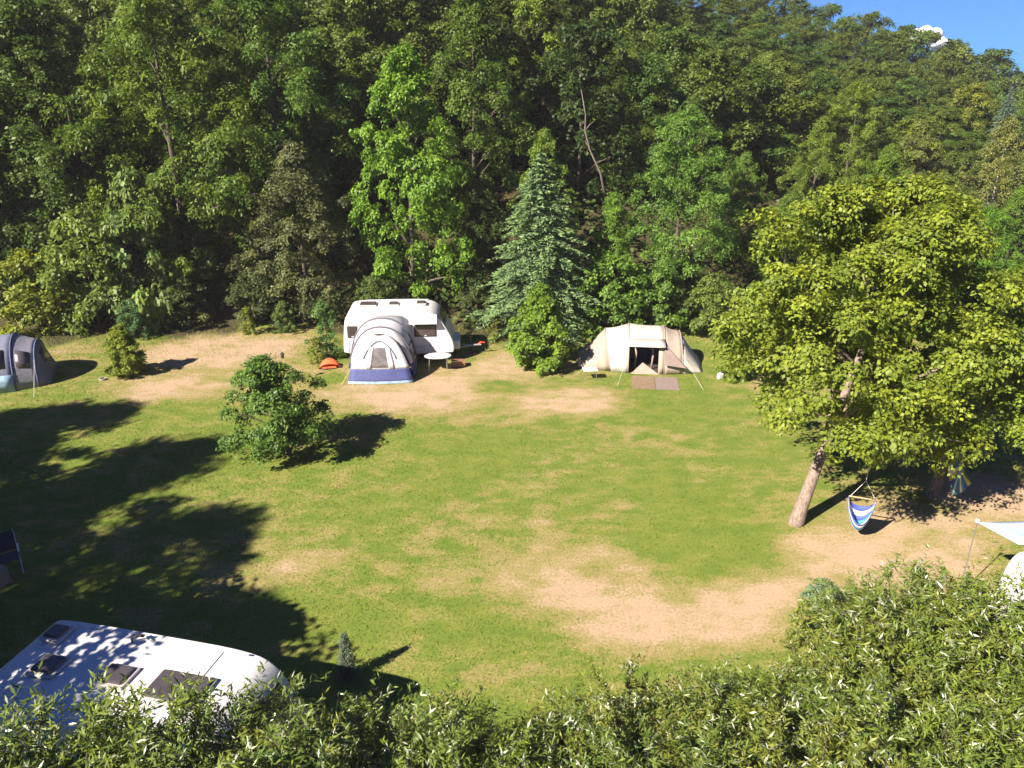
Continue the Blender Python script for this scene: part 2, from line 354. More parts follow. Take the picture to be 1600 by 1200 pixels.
def crown_arrays(rng, Ht, R, cb, kind, nc, sprays, per, L, W, droop=0.35, rc=(0.17, 0.30), axis=None, shell=0.40, flat=0.7, spray_r=0.55, gap=0.0, slant=0.0, lumpy=1.0):
    """leaf sprays in clumps spread through the crown; returns centres, normals, directions, sizes and clump centres"""
    pf = prof_fn(kind); k = np.arange(nc)
    t = (rng.permutation(nc) + rng.random(nc)) / nc
    a = k * 2.39996 + rng.uniform(-0.5, 0.5, nc)
    lump = 1 + lumpy * 0.20 * np.sin(a * 3 + 5 * t + rng.uniform(0, 6)) + lumpy * 0.14 * np.sin(a * 5 - 9 * t + rng.uniform(0, 6)) + rng.uniform(-0.12, 0.12, nc)
    r = R * pf(t) * lump * rng.random(nc) ** shell
    z = cb * Ht + t * (Ht - cb * Ht) * 0.97
    cc = np.stack([r * np.cos(a), r * np.sin(a), z], -1)
    if axis is not None: cc[:, :2] += np.array(axis)[None] * (z / Ht)[:, None]
    if slant: cc[:, 2] -= slant * (cc[:, 0] - axis[0] * 0.7)
    if gap:
        g = np.sin(cc[:, 0] * 1.7 + 1) * np.sin(cc[:, 2] * 1.3 + 2) * np.sin(cc[:, 1] * 1.5)
        cc = cc[g > -gap]
    nc = len(cc)
    rcs = R * rng.uniform(*rc, nc)
    out = nrm(cc - np.array([0, 0, cb * Ht + 0.35 * (1 - cb) * Ht])) ; 
    u = nrm(rng.normal(size=(nc, sprays, 3)) + out[:, None, :] * 0.9 + np.array([0, 0, 0.35]))
    rad = rng.random((nc, sprays, 1)) ** 0.5
    sc = cc[:, None, :] + u * rad * rcs[:, None, None] * np.array([1, 1, flat])
    sn = nrm(u * 0.7 + np.array([0, 0, 0.75]) + rng.normal(size=u.shape) * 0.33)
    stint = rng.normal(0.0, 0.13, (nc, sprays)) + rng.normal(0, 0.08, (nc, 1))
    sr = rcs[:, None] * spray_r * rng.uniform(0.7, 1.3, (nc, sprays))
    n = nc * sprays * per
    SN = np.repeat(sn.reshape(-1, 3), per, 0); SC = np.repeat(sc.reshape(-1, 3), per, 0); SR = np.repeat(sr.ravel(), per)
    q = rng.normal(size=(n, 3)); q = q - SN * np.sum(q * SN, -1, keepdims=True); q = nrm(q)
    rr = np.sqrt(rng.random(n)) * SR
    C = SC + q * rr[:, None] + SN * (rng.normal(size=n) * 0.16 * SR)[:, None]
    C[:, 2] -= droop * (rr / np.maximum(SR, 1e-6)) ** 2 * SR * 0.8
    Nn = SN + rng.normal(size=(n, 3)) * 0.38 + q * 0.25
    D = q + rng.normal(size=(n, 3)) * 0.5 + np.array([0, 0, -droop])
    s = rng.uniform(0.65, 1.3, n)
    tint = 0.5 + np.repeat(stint.ravel(), per) + rng.normal(0, 0.16, n)
    return C, Nn, D, L * s, W * s, tint, cc
def trunk_mesh(name, rng, Ht, tr, cc, cb, mat_name, nl=16, axis=(0, 0), top=0.86, wob=0.12):
    mb = MB(); n = 9; ph = rng.uniform(0, 6, 4)
    def tp(f): return Vector((axis[0] * f + wob * math.sin(f * 5 + ph[0]) * f, axis[1] * f + wob * math.sin(f * 4.3 + ph[1]) * f, f * Ht))
    fs_ = [0, 0.012, 0.04] + [top * (i + 1) / n for i in range(n)]
    mb.tube([tp(f) - Vector((0, 0, 0.25 if f == 0 else 0)) for f in fs_], [tr * 1.3, tr * 1.15, tr * 1.02] + [tr * (1 - 0.88 * f / top) for f in fs_[3:]], 10)
    sel = rng.permutation(len(cc))[:nl]
    for i in sel:
        e = Vector(cc[i]); f0 = max(cb * 0.75, min(top * 0.95, (e.z - 0.45 * math.hypot(e.x, e.y) - 0.3) / Ht)); s = tp(f0)
        if (e - s).length < 0.3: continue
        r0 = max(tr * (1 - 0.85 * f0 / top) * 0.55, 0.012); m1 = s.lerp(e, 0.4) + Vector((0, 0, 0.10 * (e - s).length)); m2 = s.lerp(e, 0.75) + Vector((0, 0, 0.06 * (e - s).length))
        mb.tube([s, m1, m2, e], [r0, r0 * 0.65, r0 * 0.4, r0 * 0.15], 6)
    return mb.mesh(name, mat_name, True)
PROTO = {}
def proto_tree(key, seed, Ht, R, cb, kind, nc, sprays, per, L, W, bark='bark', tr=None, nl=16, leaf='leaf', axis=(0, 0), wob=0.15, **kw):
    rng = np.random.default_rng(seed)
    C, Nn, D, LL, WW, tint, cc = crown_arrays(rng, Ht, R, cb, kind, nc, sprays, per, L, W, axis=axis, **kw)
    crown = leaf_mesh('crown_' + key, C, Nn, D, LL, WW, tint, leaf)
    trunk = trunk_mesh('trunk_' + key, rng, Ht, tr or Ht * 0.016, cc, cb, bark, nl, axis, wob=wob)
    PROTO[key] = (Ht, trunk, crown)
def proto_spruce(key, seed, Ht, R, n_lev, per_lev, L, W, dens):
    rng = np.random.default_rng(seed); mb = MB()
    mb.tube([(0, 0, -0.2), (0, 0, Ht * 0.5), (0, 0, Ht * 0.98)], [Ht * 0.016, Ht * 0.010, 0.01], 8)
    Cs, Ns, Ds, Ls, Ws, Ts = [], [], [], [], [], []
    for i in range(n_lev):
        f = 0.04 + 0.95 * (i / (n_lev - 1)) ** 0.9; z0 = f * Ht
        for j in range(per_lev):
            a = 2 * PI * (j + 0.5 * (i % 2)) / per_lev + rng.uniform(-0.25, 0.25); ln = R * (1 - f) ** 0.85 * rng.uniform(0.55, 1.3) + 0.12
            d = np.array([math.cos(a), math.sin(a), 0]); side = np.array([-d[1], d[0], 0])
            up = 0.25 + 0.7 * f; P = lambda s: np.array([0, 0, z0]) + d * ln * s + np.array([0, 0, ln * (up * s - (0.55 + 0.1 * up) * s * s)])
            mb.tube([P(0), P(0.5), P(1)], [0.028 * (1 - f) + 0.006, 0.012, 0.003], 4, cap=False)
            m = max(6, int(dens * ln)); s = rng.uniform(0.12, 1.0, m); sgn = rng.choice([-1, 1], m)
            wsp = ln * 0.34 * (1.05 - s) * rng.random(m) + 0.02
            pc = np.stack([P(v) for v in s]) + side * (sgn * wsp)[:, None] + np.array([0, 0, 1]) * (rng.normal(size=m) * 0.05 - 0.25 * wsp)[:, None]
            Cs.append(pc); Ns.append(np.array([0, 0, 1.0]) + rng.normal(size=(m, 3)) * 0.5); Ds.append(d + side * (sgn * 0.75)[:, None] + rng.normal(size=(m, 3)) * 0.25 + np.array([0, 0, 0.05]))
            q = rng.uniform(0.7, 1.25, m); Ls.append(L * q); Ws.append(W * q); Ts.append(0.25 + 0.5 * s + rng.normal(0, 0.13, m))
    crown = leaf_mesh('crown_' + key, np.concatenate(Cs), np.concatenate(Ns), np.concatenate(Ds), np.concatenate(Ls), np.concatenate(Ws), np.concatenate(Ts), 'needle', 0.25)
    PROTO[key] = (Ht, mb.mesh('trunk_' + key, 'bark', True), crown)
def proto_willow(key, seed, Ht, R, n_stem, tw, per, L, W):
    """many upright stems, twigs along them, narrow leaves along the twigs"""
    rng = np.random.default_rng(seed); mb = MB(); TB, TD, TL = [], [], []
    for i in range(n_stem):
        a = i * 2.39996; rr = R * math.sqrt((i + 0.5) / n_stem) * rng.uniform(0.85, 1.1); h = Ht * (1 - 0.30 * (rr / R) ** 2) * rng.uniform(0.82, 1.04)
        e = np.array([rr * math.cos(a), rr * math.sin(a), h]); s = np.array([0.18 * math.cos(a), 0.18 * math.sin(a), -0.1])
        mid = np.array([e[0] * 0.55, e[1] * 0.55, h * 0.55]); top = e + np.array([math.cos(a) * 0.25, math.sin(a) * 0.25, 0])
        P = lambda t: (1 - t) ** 3 * s + 3 * (1 - t) ** 2 * t * (s * 0.3 + mid * 0.7 + np.array([0, 0, h * 0.05])) + 3 * (1 - t) * t * t * (mid * 0.4 + e * 0.6) + t ** 3 * top
        ts = np.linspace(0, 1, 7); mb.tube([P(t) for t in ts], [0.035 * (1 - 0.93 * t) for t in ts], 5, cap=False)
        for t in rng.random(tw) ** 0.62:
            t = max(t, 0.18); p = P(t); d = P(min(t + 0.03, 1)) - P(t - 0.03); d /= np.linalg.norm(d)
            v = d * 0.7 + rng.normal(size=3) * 0.55 + np.array([math.cos(a), math.sin(a), 0.1]) * 0.45; TB.append(p); TD.append(v / np.linalg.norm(v)); TL.append(rng.uniform(0.3, 0.75))
    TB, TD, TL = np.array(TB), np.array(TD), np.array(TL); n = len(TB) * per
    s = np.tile(np.linspace(0.08, 1, per), len(TB)) + rng.normal(0, 0.03, n)
    B = np.repeat(TB, per, 0); Dd = np.repeat(TD, per, 0); Ln = np.repeat(TL, per)
    side = nrm(np.cross(Dd, rng.normal(size=(n, 3))))
    C = B + Dd * (s * Ln)[:, None] + np.array([0, 0, -1]) * (0.22 * s * s * Ln)[:, None] + side * (L * 0.35)
    D = Dd * 0.7 + side * 0.8 + rng.normal(size=(n, 3)) * 0.2 + np.array([0, 0, -0.12])
    Nn = np.array([0, 0, 0.8]) + rng.normal(size=(n, 3)) * 0.6
    q = rng.uniform(0.6, 1.25, n)
    tint = 0.45 + np.repeat(rng.normal(0, 0.12, len(TB)), per) + rng.normal(0, 0.17, n)
    PROTO[key] = (Ht, mb.mesh('trunk_' + key, 'bark', True), leaf_mesh('crown_' + key, C, Nn, D, L * q, W * q, tint, 'willow', 0.18))

def plant(key, name, label, cat, loc, height, color, rz=0.0, wide=1.0, group=None, parts=('trunk', 'crown'), tilt=None):
    Ht, tm, cm = PROTO[key]; s = height / Ht
    t = thing(name, label, cat, loc, rz, group); t.scale = (s * wide, s * wide, s)
    if tilt: t.rotation_euler = (tilt[0], tilt[1], rz)
    link(parts[0], tm, t); link(parts[1], cm, t, color)
    return t

proto_tree('maple', 1, 15, 4.0, 0.10, 'tall', 210, 10, 30, 0.19, 0.13, gap=0.18, rc=(0.13, 0.24))
proto_tree('maple_b', 2, 15, 4.2, 0.12, 'egg', 210, 10, 30, 0.185, 0.125, gap=0.18, rc=(0.13, 0.24))
proto_tree('ash', 3, 14, 4.4, 0.10, 'round', 200, 10, 32, 0.19, 0.085, droop=0.7, gap=0.2, rc=(0.13, 0.24))
proto_tree('droop', 4, 16, 4.4, 0.12, 'tall', 200, 10, 32, 0.195, 0.09, droop=0.9, gap=0.2, rc=(0.13, 0.24))
proto_tree('olive', 5, 10, 3.6, 0.06, 'egg', 190, 10, 28, 0.16, 0.105, gap=0.2, rc=(0.14, 0.25))
proto_tree('far_a', 6, 11, 4.0, 0.10, 'dome', 110, 9, 24, 0.235, 0.16, nl=6, gap=0.3)
proto_tree('far_b', 7, 11, 3.7, 0.10, 'round', 110, 9, 24, 0.235, 0.16, nl=6, gap=0.3)
proto_tree('far_c', 8, 12, 3.6, 0.10, 'tall', 110, 9, 24, 0.23, 0.16, nl=6, gap=0.3)
proto_tree('birch', 9, 13, 3.2, 0.14, 'egg', 140, 8, 22, 0.18, 0.10, droop=1.2, bark='bark_white', tr=0.16, flat=1.3)
proto_tree('shrub', 10, 3.2, 1.5, 0.02, 'dome', 70, 8, 18, 0.15, 0.09, nl=10, tr=0.05, rc=(0.2, 0.36))
proto_tree('shrub_b', 11, 3.2, 1.4, 0.02, 'egg', 70, 8, 18, 0.16, 0.10, nl=10, tr=0.05, rc=(0.2, 0.36), gap=0.3)
proto_tree('bushcol', 12, 3.6, 1.15, 0.03, 'egg', 130, 10, 24, 0.115, 0.08, nl=10, tr=0.06, rc=(0.2, 0.34))
proto_tree('sapling', 13, 3.0, 0.75, 0.08, 'tall', 40, 7, 14, 0.12, 0.08, nl=12, tr=0.035, rc=(0.25, 0.45), gap=0.25)
proto_spruce('spruce', 14, 11, 3.1, 32, 13, 0.22, 0.07, 58)
proto_spruce('spruce_small', 15, 2.0, 0.42, 20, 10, 0.09, 0.035, 45)
proto_willow('willow_a', 16, 5.0, 1.7, 62, 36, 20, 0.14, 0.030)
proto_willow('willow_b', 17, 5.0, 1.9, 62, 36, 20, 0.14, 0.032)
proto_willow('willow_c', 18, 5.0, 1.6, 58, 36, 20, 0.135, 0.026)

LIME = (0.120, 0.175, 0.022); MIDG = (0.060, 0.100, 0.020); DEEP = (0.034, 0.066, 0.018); OLIVE = (0.075, 0.088, 0.038); LUSH = (0.066, 0.128, 0.030); YEL = (0.140, 0.155, 0.026); PALE = (0.110, 0.135, 0.045); BLUEG = (0.075, 0.110, 0.078)
rr = random.Random(4)
def tree_px(key, name, label, px, ptop, Y, color, wide=1.0, cat='tree', group=None, rz=None):
    p = at_y(px, ptop, Y); g = H1(p.x, Y)
    return plant(key, name, label, cat, (p.x, Y, g - 0.05), max(p.z - g, 1.0), color, rz if rz is not None else rr.uniform(0, 6.28), wide, group)
G1 = 'trees along the foot of the wooded slope'
for a in [
    ('droop', 'tall broadleaf tree with drooping leaf sprays at the upper left', 220, -60, 41.5, (0.088, 0.125, 0.022), 1.0),
    ('maple_b', 'dark tall broadleaf tree at the left edge of the wood', 20, -10, 42.5, (0.058, 0.090, 0.020), 1.0),
    ('ash', 'dark mid green tree behind the drooping tree, left of the lime tree', 400, -50, 44.5, MIDG, 1.0),
    ('olive', 'grey olive coloured broadleaf tree left of the white caravan', 455, 225, 40.0, (0.092, 0.098, 0.052), 0.92),
    ('maple', 'bright lime green tree rising right behind the white caravan', 630, 70, 40.2, (0.105, 0.175, 0.024), 0.78),
    ('maple_b', 'dark green tree behind the lime tree at the top centre', 735, -30, 47.0, (0.066, 0.100, 0.018), 0.85),
    ('maple', 'small light green tree top showing above the blue green spruce', 850, 200, 42.5, (0.095, 0.140, 0.022), 0.7),
    ('ash', 'lush green feathery tree behind the beige tent', 1075, 165, 41.5, (0.088, 0.150, 0.034), 0.95),
    ('maple_b', 'low lime green tree between the spruce and the feathery tree', 960, 300, 40.0, (0.100, 0.165, 0.026), 0.85),
    ('ash', 'bright green tree at the right edge behind the leaning tree', 1555, 320, 38.5, (0.085, 0.155, 0.022), 0.95),
    ('ash', 'mid green tree just right of the feathery tree', 1165, 235, 45.5, (0.085, 0.130, 0.028), 0.85),
    ('droop', 'yellow green tree above the leaning fruit tree crown, left one', 1285, 190, 49.0, (0.105, 0.140, 0.026), 0.95),
    ('maple_b', 'fresh green tree above the leaning fruit tree crown, right one', 1395, 225, 47.0, (0.095, 0.145, 0.024), 0.95),
    ('ash', 'olive green tree between the leaning fruit tree and the birch', 1480, 265, 44.0, (0.105, 0.130, 0.032), 0.95),
    ('maple', 'fresh green tree at the right edge below the birch', 1600, 290, 43.5, (0.085, 0.140, 0.022), 0.9),
    ('olive', 'mid green round tree behind the leaning fruit tree crown', 1240, 300, 43.0, (0.085, 0.125, 0.026), 1.1),
]: tree_px(a[0], 'broadleaf_tree', a[1], a[2], a[3], a[4], a[5], a[6], group=G1)
for k, px, top, Y in (('maple_b', -90, -20, 42.0), ('ash', -210, 0, 41.0), ('maple', -330, -10, 43.0)):
    tree_px(k, 'broadleaf_tree', 'broadleaf tree continuing the wood beyond the left picture edge', px, top, Y, (0.062, 0.095, 0.020), 1.0, group='trees beyond the left picture edge')
G2 = 'trees higher on the wooded slope'
for a in [
    ('maple', 'pale green pointed tree standing above the feathery tree', 1205, 80, 58, (0.115, 0.150, 0.040), 0.95),
    ('ash', 'yellowish green tree between the pale pointed tree and the birch', 1345, 125, 55, (0.110, 0.145, 0.026), 1.05),
    ('olive', 'olive brown tinted tree just left of the birch', 1440, 190, 56, (0.110, 0.120, 0.045), 1.1),
    ('birch', 'pale feathery birch with a white trunk at the right edge', 1580, 185, 48, (0.140, 0.140, 0.055), 1.0),
    ('far_b', 'yellow green tree beside the small blue spruce', 1525, 130, 72, (0.140, 0.145, 0.028), 1.0),
    ('maple_b', 'bright yellow green tree at the top of the frame centre', 830, -40, 55, (0.120, 0.160, 0.020), 0.9),
    ('maple', 'dense green tree at the top left of centre', 560, -60, 52, (0.075, 0.105, 0.020), 1.0),
    ('ash', 'mid green tree right of the bare snag', 985, 80, 52, (0.080, 0.120, 0.022), 0.9),
    ('droop', 'tall green tree at the top left behind the first row', 330, -90, 52, (0.090, 0.110, 0.030), 1.0),
    ('ash', 'tall green tree in the far upper left corner', 95, -40, 54, (0.085, 0.115, 0.026), 0.9),
    ('far_c', 'green tree filling the gap above the grey olive tree', 480, 60, 50, (0.070, 0.100, 0.022), 1.2),
    ('far_a', 'dark green round tree above the spruce in the wood', 900, 120, 60, (0.050, 0.082, 0.018), 1.2),
]: tree_px(a[0], 'birch_tree' if a[0] == 'birch' else 'broadleaf_tree', a[1], a[2], a[3], a[4], a[5], a[6], group=G2)
tree_px('spruce', 'spruce_tree', 'blue green spruce between the white caravan and the beige tent', 845, 238, 37.6, (0.100, 0.148, 0.092), 1.38, rz=0.4)
tree_px('spruce', 'spruce_tree', 'small distant blue spruce near the top right corner', 1582, 135, 70, (0.080, 0.120, 0.125), 0.85)
# wooded hillside behind: rows of crowns up to the skyline
def to_px(p):
    dy = p[1] * CP - (p[2] - CAM_H) * SP
    return 800 + F * p[0] / dy, 600 - F * (p[1] * SP + (p[2] - CAM_H) * CP) / dy
def hill_label(px, tone):
    where = 'at the far upper left' if px < 250 else 'above the grey olive tree' if px < 520 else 'above the white caravan' if px < 760 else 'above the blue green spruce' if px < 960 else 'above the beige tent' if px < 1160 else 'above the leaning fruit tree' if px < 1380 else 'under the open sky on the right'
    return tone + ' rounded tree crown on the wooded hillside ' + where
for Yr in (50, 57, 64, 72, 80, 88, 97, 107, 118):
    step = 4.2 + (Yr - 50) * 0.008
    xv = -0.72 * (Yr + 4)
    while xv < 0.80 * (Yr + 6):
        x = xv + rr.uniform(-1.2, 1.2); y = Yr + rr.uniform(-3, 3); xv += step
        f = x / Yr
        if Yr < 56 and f > 0.30: continue
        g = H1(x, y) - 0.1; h = rr.uniform(8.0, 12.0); px, py = to_px((x, y, g + h))
        if to_px((x, y, g + 1.5))[1] < 0: continue
        if px > 1000:
            lim = max((px - 1325) * 0.33, -90) + (118 - Yr) / 68 * 150 + rr.uniform(0, 14)
            hl = at_y(px, lim, y).z - g
            h = min(h, hl) if Yr < 95 else min(max(h, hl * rr.uniform(0.93, 1.0)), hl, 19.0)
            if h < 3.0: continue
        key = rr.choice(['far_a', 'far_a', 'far_b', 'far_c'])
        k = rr.uniform(0.85, 1.35)
        yl = rr.uniform(-0.2, 0.45)
        if 690 < px < 940 and Yr < 70: k *= 0.55  # crown colour darkened here to stand in for shade in the gap
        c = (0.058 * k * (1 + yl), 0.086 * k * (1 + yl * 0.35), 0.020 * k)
        tone = 'yellowish green' if yl > 0.22 else 'dark green' if k * (1 + yl) < 1.0 else 'mid green'
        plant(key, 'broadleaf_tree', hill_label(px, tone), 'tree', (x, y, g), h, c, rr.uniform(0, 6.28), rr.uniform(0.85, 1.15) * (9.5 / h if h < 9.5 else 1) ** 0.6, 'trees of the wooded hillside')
for i, (px, py) in enumerate([(1408, 30), (1484, 50), (1503, 60), (1552, 84), (1590, 96)]):
    p = at_y(px, py + 10, 118); g = H1(p.x, 118)
    plant('spruce', 'spruce_tree', 'dark conifer tip breaking the hill skyline', 'tree', (p.x, 118, g - 0.1), max(p.z - g, 6), (0.026, 0.042, 0.020), i, 1.1, 'conifers on the hill skyline')

# low woodland undergrowth over the slope (uncountable)
ru = np.random.default_rng(77); nu = 3000
ux = ru.uniform(-62, 92, nu); uy = 39.5 + 76 * ru.random(nu) ** 1.3; kp = np.abs(ux) < 0.80 * uy; ux, uy = ux[kp], uy[kp]; nu = len(ux); per = 40
ur = ru.uniform(0.9, 1.9, nu); uh = ru.uniform(0.8, 2.4, nu)
q = nrm(ru.normal(size=(nu, per, 3))); q[..., 2] = np.abs(q[..., 2])
Cu = np.stack([ux, uy, hgt(ux, uy)], -1)[:, None, :] + q * np.stack([ur, ur, uh], -1)[:, None, :] * ru.uniform(0.6, 1.0, (nu, per, 1))
Nu = (q + np.array([0, 0, 0.5]) + ru.normal(size=q.shape) * 0.4).reshape(-1, 3); nn = nu * per
ume = leaf_mesh('undergrowth', Cu.reshape(-1, 3), Nu, ru.normal(size=(nn, 3)), ru.uniform(0.25, 0.45, nn), ru.uniform(0.16, 0.28, nn), 0.5 + np.repeat(ru.normal(0, 0.15, nu), per) + ru.normal(0, 0.12, nn), 'leaf')
tag(link('undergrowth', ume, None, (0.050, 0.075, 0.020)), 'low leafy undergrowth covering the wooded slope', 'undergrowth', kind='stuff')

# understorey shrubs along the wood edge
G3 = 'shrubs along the wood edge'
for a in [
    ('shrub', 'yellow green shrub behind the grey tunnel tent', 40, 395, 37.8, YEL, 1.1),
    ('shrub', 'broad pale green shrub at the left wood edge', 120, 335, 38.3, (0.115, 0.150, 0.040), 0.80),
    ('shrub_b', 'tall grey green shrub right of the broad pale shrub', 200, 270, 39.0, (0.100, 0.138, 0.050), 0.62),
    ('shrub', 'small blue green shrub behind the clipped bush', 203, 462, 36.8, (0.070, 0.125, 0.060), 0.75),
    ('olive', 'dark bushy tree behind the yellow green shrub at the left edge', 30, 250, 41.0, (0.055, 0.080, 0.020), 1.0),
    ('olive', 'dark bushy tree behind the tall grey green shrub', 300, 300, 41.5, (0.052, 0.074, 0.022), 0.9),
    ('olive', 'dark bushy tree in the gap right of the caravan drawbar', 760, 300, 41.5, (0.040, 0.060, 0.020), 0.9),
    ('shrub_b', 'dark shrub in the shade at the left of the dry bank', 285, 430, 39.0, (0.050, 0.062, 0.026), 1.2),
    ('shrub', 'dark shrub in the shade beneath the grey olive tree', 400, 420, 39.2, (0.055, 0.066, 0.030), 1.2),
    ('sapling', 'small yellow sapling at the top of the dry bank', 383, 478, 37.2, (0.150, 0.160, 0.030), 1.0),
    ('shrub_b', 'small green shrub on the bank left of the caravan', 440, 470, 37.6, (0.075, 0.105, 0.032), 0.8),
    ('shrub', 'dark shrub close behind the white caravan', 590, 430, 38.6, (0.060, 0.085, 0.026), 1.0),
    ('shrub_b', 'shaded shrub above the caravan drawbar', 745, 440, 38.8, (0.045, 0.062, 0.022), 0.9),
    ('sapling', 'sparse yellow green sapling left of the dense green bush', 775, 488, 36.4, (0.125, 0.135, 0.035), 1.3),
    ('shrub', 'green shrub directly behind the left end of the beige tent', 960, 400, 37.6, (0.085, 0.140, 0.030), 1.0),
    ('shrub_b', 'green shrub directly behind the beige tent ridge', 1040, 420, 37.5, (0.080, 0.130, 0.030), 1.0),
    ('shrub', 'olive green shrub behind the right end of the beige tent', 1120, 430, 37.2, (0.095, 0.125, 0.032), 0.9),
    ('shrub', 'low green shrub beneath the leaning fruit tree, far side', 1200, 440, 36.5, (0.090, 0.125, 0.028), 1.1),
    ('shrub_b', 'dark green shrub behind the hanging chairs', 1330, 430, 36.5, (0.070, 0.105, 0.024), 1.2),
    ('shrub', 'bright green shrub low at the right edge of the wood', 1480, 430, 36.8, (0.075, 0.130, 0.022), 1.2),
    ('shrub_b', 'bright green shrub at the right frame edge beyond the lawn', 1590, 460, 35.5, (0.085, 0.140, 0.022), 1.2),
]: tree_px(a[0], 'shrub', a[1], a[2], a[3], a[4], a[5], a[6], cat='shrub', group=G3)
# free standing bushes
tree_px('bushcol', 'shrub', 'dense bright green bush between the caravan and the beige tent', 846, 446, 32.4, (0.110, 0.165, 0.028), 0.98, cat='shrub')
tree_px('bushcol', 'shrub', 'clipped yellow green bush right of the grey tunnel tent', 184, 508, 31.6, (0.135, 0.160, 0.026), 1.05, cat='shrub')
tree_px('sapling', 'sapling', 'slim young green tree at the left end of the white caravan', 503, 470, 33.8, (0.075, 0.125, 0.045), 1.0, cat='sapling')
tree_px('sapling', 'sapling', 'short yellow green sapling by the red hooded seat', 492, 525, 32.9, (0.130, 0.150, 0.025), 1.1, cat='sapling')
tree_px('shrub', 'shrub', 'small yellow green bush right of the beige tent', 1155, 540, 31.0, (0.110, 0.150, 0.024), 0.95, cat='shrub')
tree_px('spruce_small', 'conifer', 'slim blue grey young conifer standing on the lawn by the near caravan', 537, 990, 13.2, (0.060, 0.085, 0.080), 0.95, cat='conifer')
tree_px('shrub', 'shrub', 'silvery blue green bush at the edge of the willows', 1288, 905, 15.3, (0.135, 0.180, 0.140), 0.78, cat='shrub')
tree_px('sapling', 'shrub', 'thin yellowish sprout beside the silvery bush', 1258, 935, 14.4, (0.15, 0.16, 0.05), 0.9, cat='shrub')

# leaning fruit trees on the right and the small one on the left
def fruit_tree(key, seed, name, label, base, Ht, R, cb, axis, color, nc, tr, bark, kind, L, W, sprays=9, per=24, off=(0, 0), **kw):
    rng = np.random.default_rng(seed)
    C, Nn, D, LL, WW, tint, cc = crown_arrays(rng, Ht, R, cb, kind, nc, sprays, per, L, W, axis=axis, **kw)
    t = thing(name, label, 'tree', base)
    link('trunk', trunk_mesh('trunk_' + key, rng, Ht, tr, cc, cb, bark, 22, axis, top=0.8, wob=0.18), t)
    link('crown', leaf_mesh('crown_' + key, C, Nn, D, LL, WW, tint, 'leaf'), t, color)
    return t
pb = at_z(1243, 818); p2 = at_z(1455, 775); p3 = at_z(452, 712)
fruit_tree('pear', 31, 'fruit_tree', 'big yellow green fruit tree with a pale leaning trunk on the lawn', pb, 9.9, 3.25, 0.31, (2.8, 1.9), (0.140, 0.165, 0.028), 430, 0.20, 'bark_pale', 'dome', 0.118, 0.078, 10, 36, droop=0.5, gap=0.36, rc=(0.12, 0.22), slant=0.31, shell=0.34, lumpy=1.35)
fruit_tree('pear2', 32, 'fruit_tree', 'smaller leaning fruit tree at the right holding the far hanging chair', p2, 6.9, 2.8, 0.36, (1.7, 0.8), (0.120, 0.155, 0.024), 200, 0.17, 'bark_pale', 'dome', 0.118, 0.078, 10, 34, droop=0.5, gap=0.45, rc=(0.13, 0.23))
fruit_tree('small', 33, 'fruit_tree', 'small round dark green fruit tree standing alone on the lawn', p3, 3.5, 1.5, 0.22, (-0.55, 0.0), (0.074, 0.122, 0.030), 110, 0.10, 'bark', 'dome', 0.105, 0.065, 10, 26, droop=0.6, gap=0.45, rc=(0.18, 0.34))

# bare pale snag among the trees
mb = MB(); s0 = at_y(938, 270, 45); pts = [at_y(x, y, 45) - s0 for x, y in ((950, 330), (938, 270), (922, 235), (914, 205), (915, 180), (908, 140))]
mb.tube(pts, [0.07, 0.06, 0.05, 0.042, 0.035, 0.015], 7)
mb.tube([pts[3], pts[3] + Vector((0.25, 0, 0.35)), pts[3] + Vector((0.45, 0, 0.5))], [0.035, 0.025, 0.01], 6)
mb.tube([pts[2], pts[2] + Vector((-0.3, 0, 0.5))], [0.03, 0.01], 6)
g = H1(s0.x + pts[0].x, 45)
mb.tube([Vector((pts[0].x + 0.3, 0, g - s0.z - 0.2)), pts[0]], [0.13, 0.10], 7)
M['bark_grey'] = bark_mat('grey_bark', (0.22, 0.18, 0.15), (0.10, 0.08, 0.07))
o = mb.build('dead_tree', 'bark_grey', None, True); o.location = s0
tag(o, 'bare pale crooked dead stem in a dark gap of the wood', 'tree')

# tall trees left of the frame whose shade lies across the lawn
for i, (x, y, h, k) in enumerate([(-30, 15.5, 15, 'maple'), (-26, 11.5, 16, 'maple_b'), (-29, 7.5, 16, 'droop'), (-23.5, 7.0, 15.5, 'ash'), (-21.0, 3.2, 15, 'maple'), (-25, 1.5, 16, 'maple_b'), (-19.0, -1.0, 15.0, 'ash'), (-33, 11, 16, 'ash'), (-18.5, 7.0, 9.5, 'olive'), (-13.3, 9.0, 7.3, 'far_a')]):
    plant(k, 'broadleaf_tree', 'tall broadleaf tree standing left of the lawn and shading it', 'tree', (x, y, -0.05), h, (0.066, 0.100, 0.020), i * 1.7, 1.5 if k == 'far_a' else 1.12, 'shade trees beside the lawn')

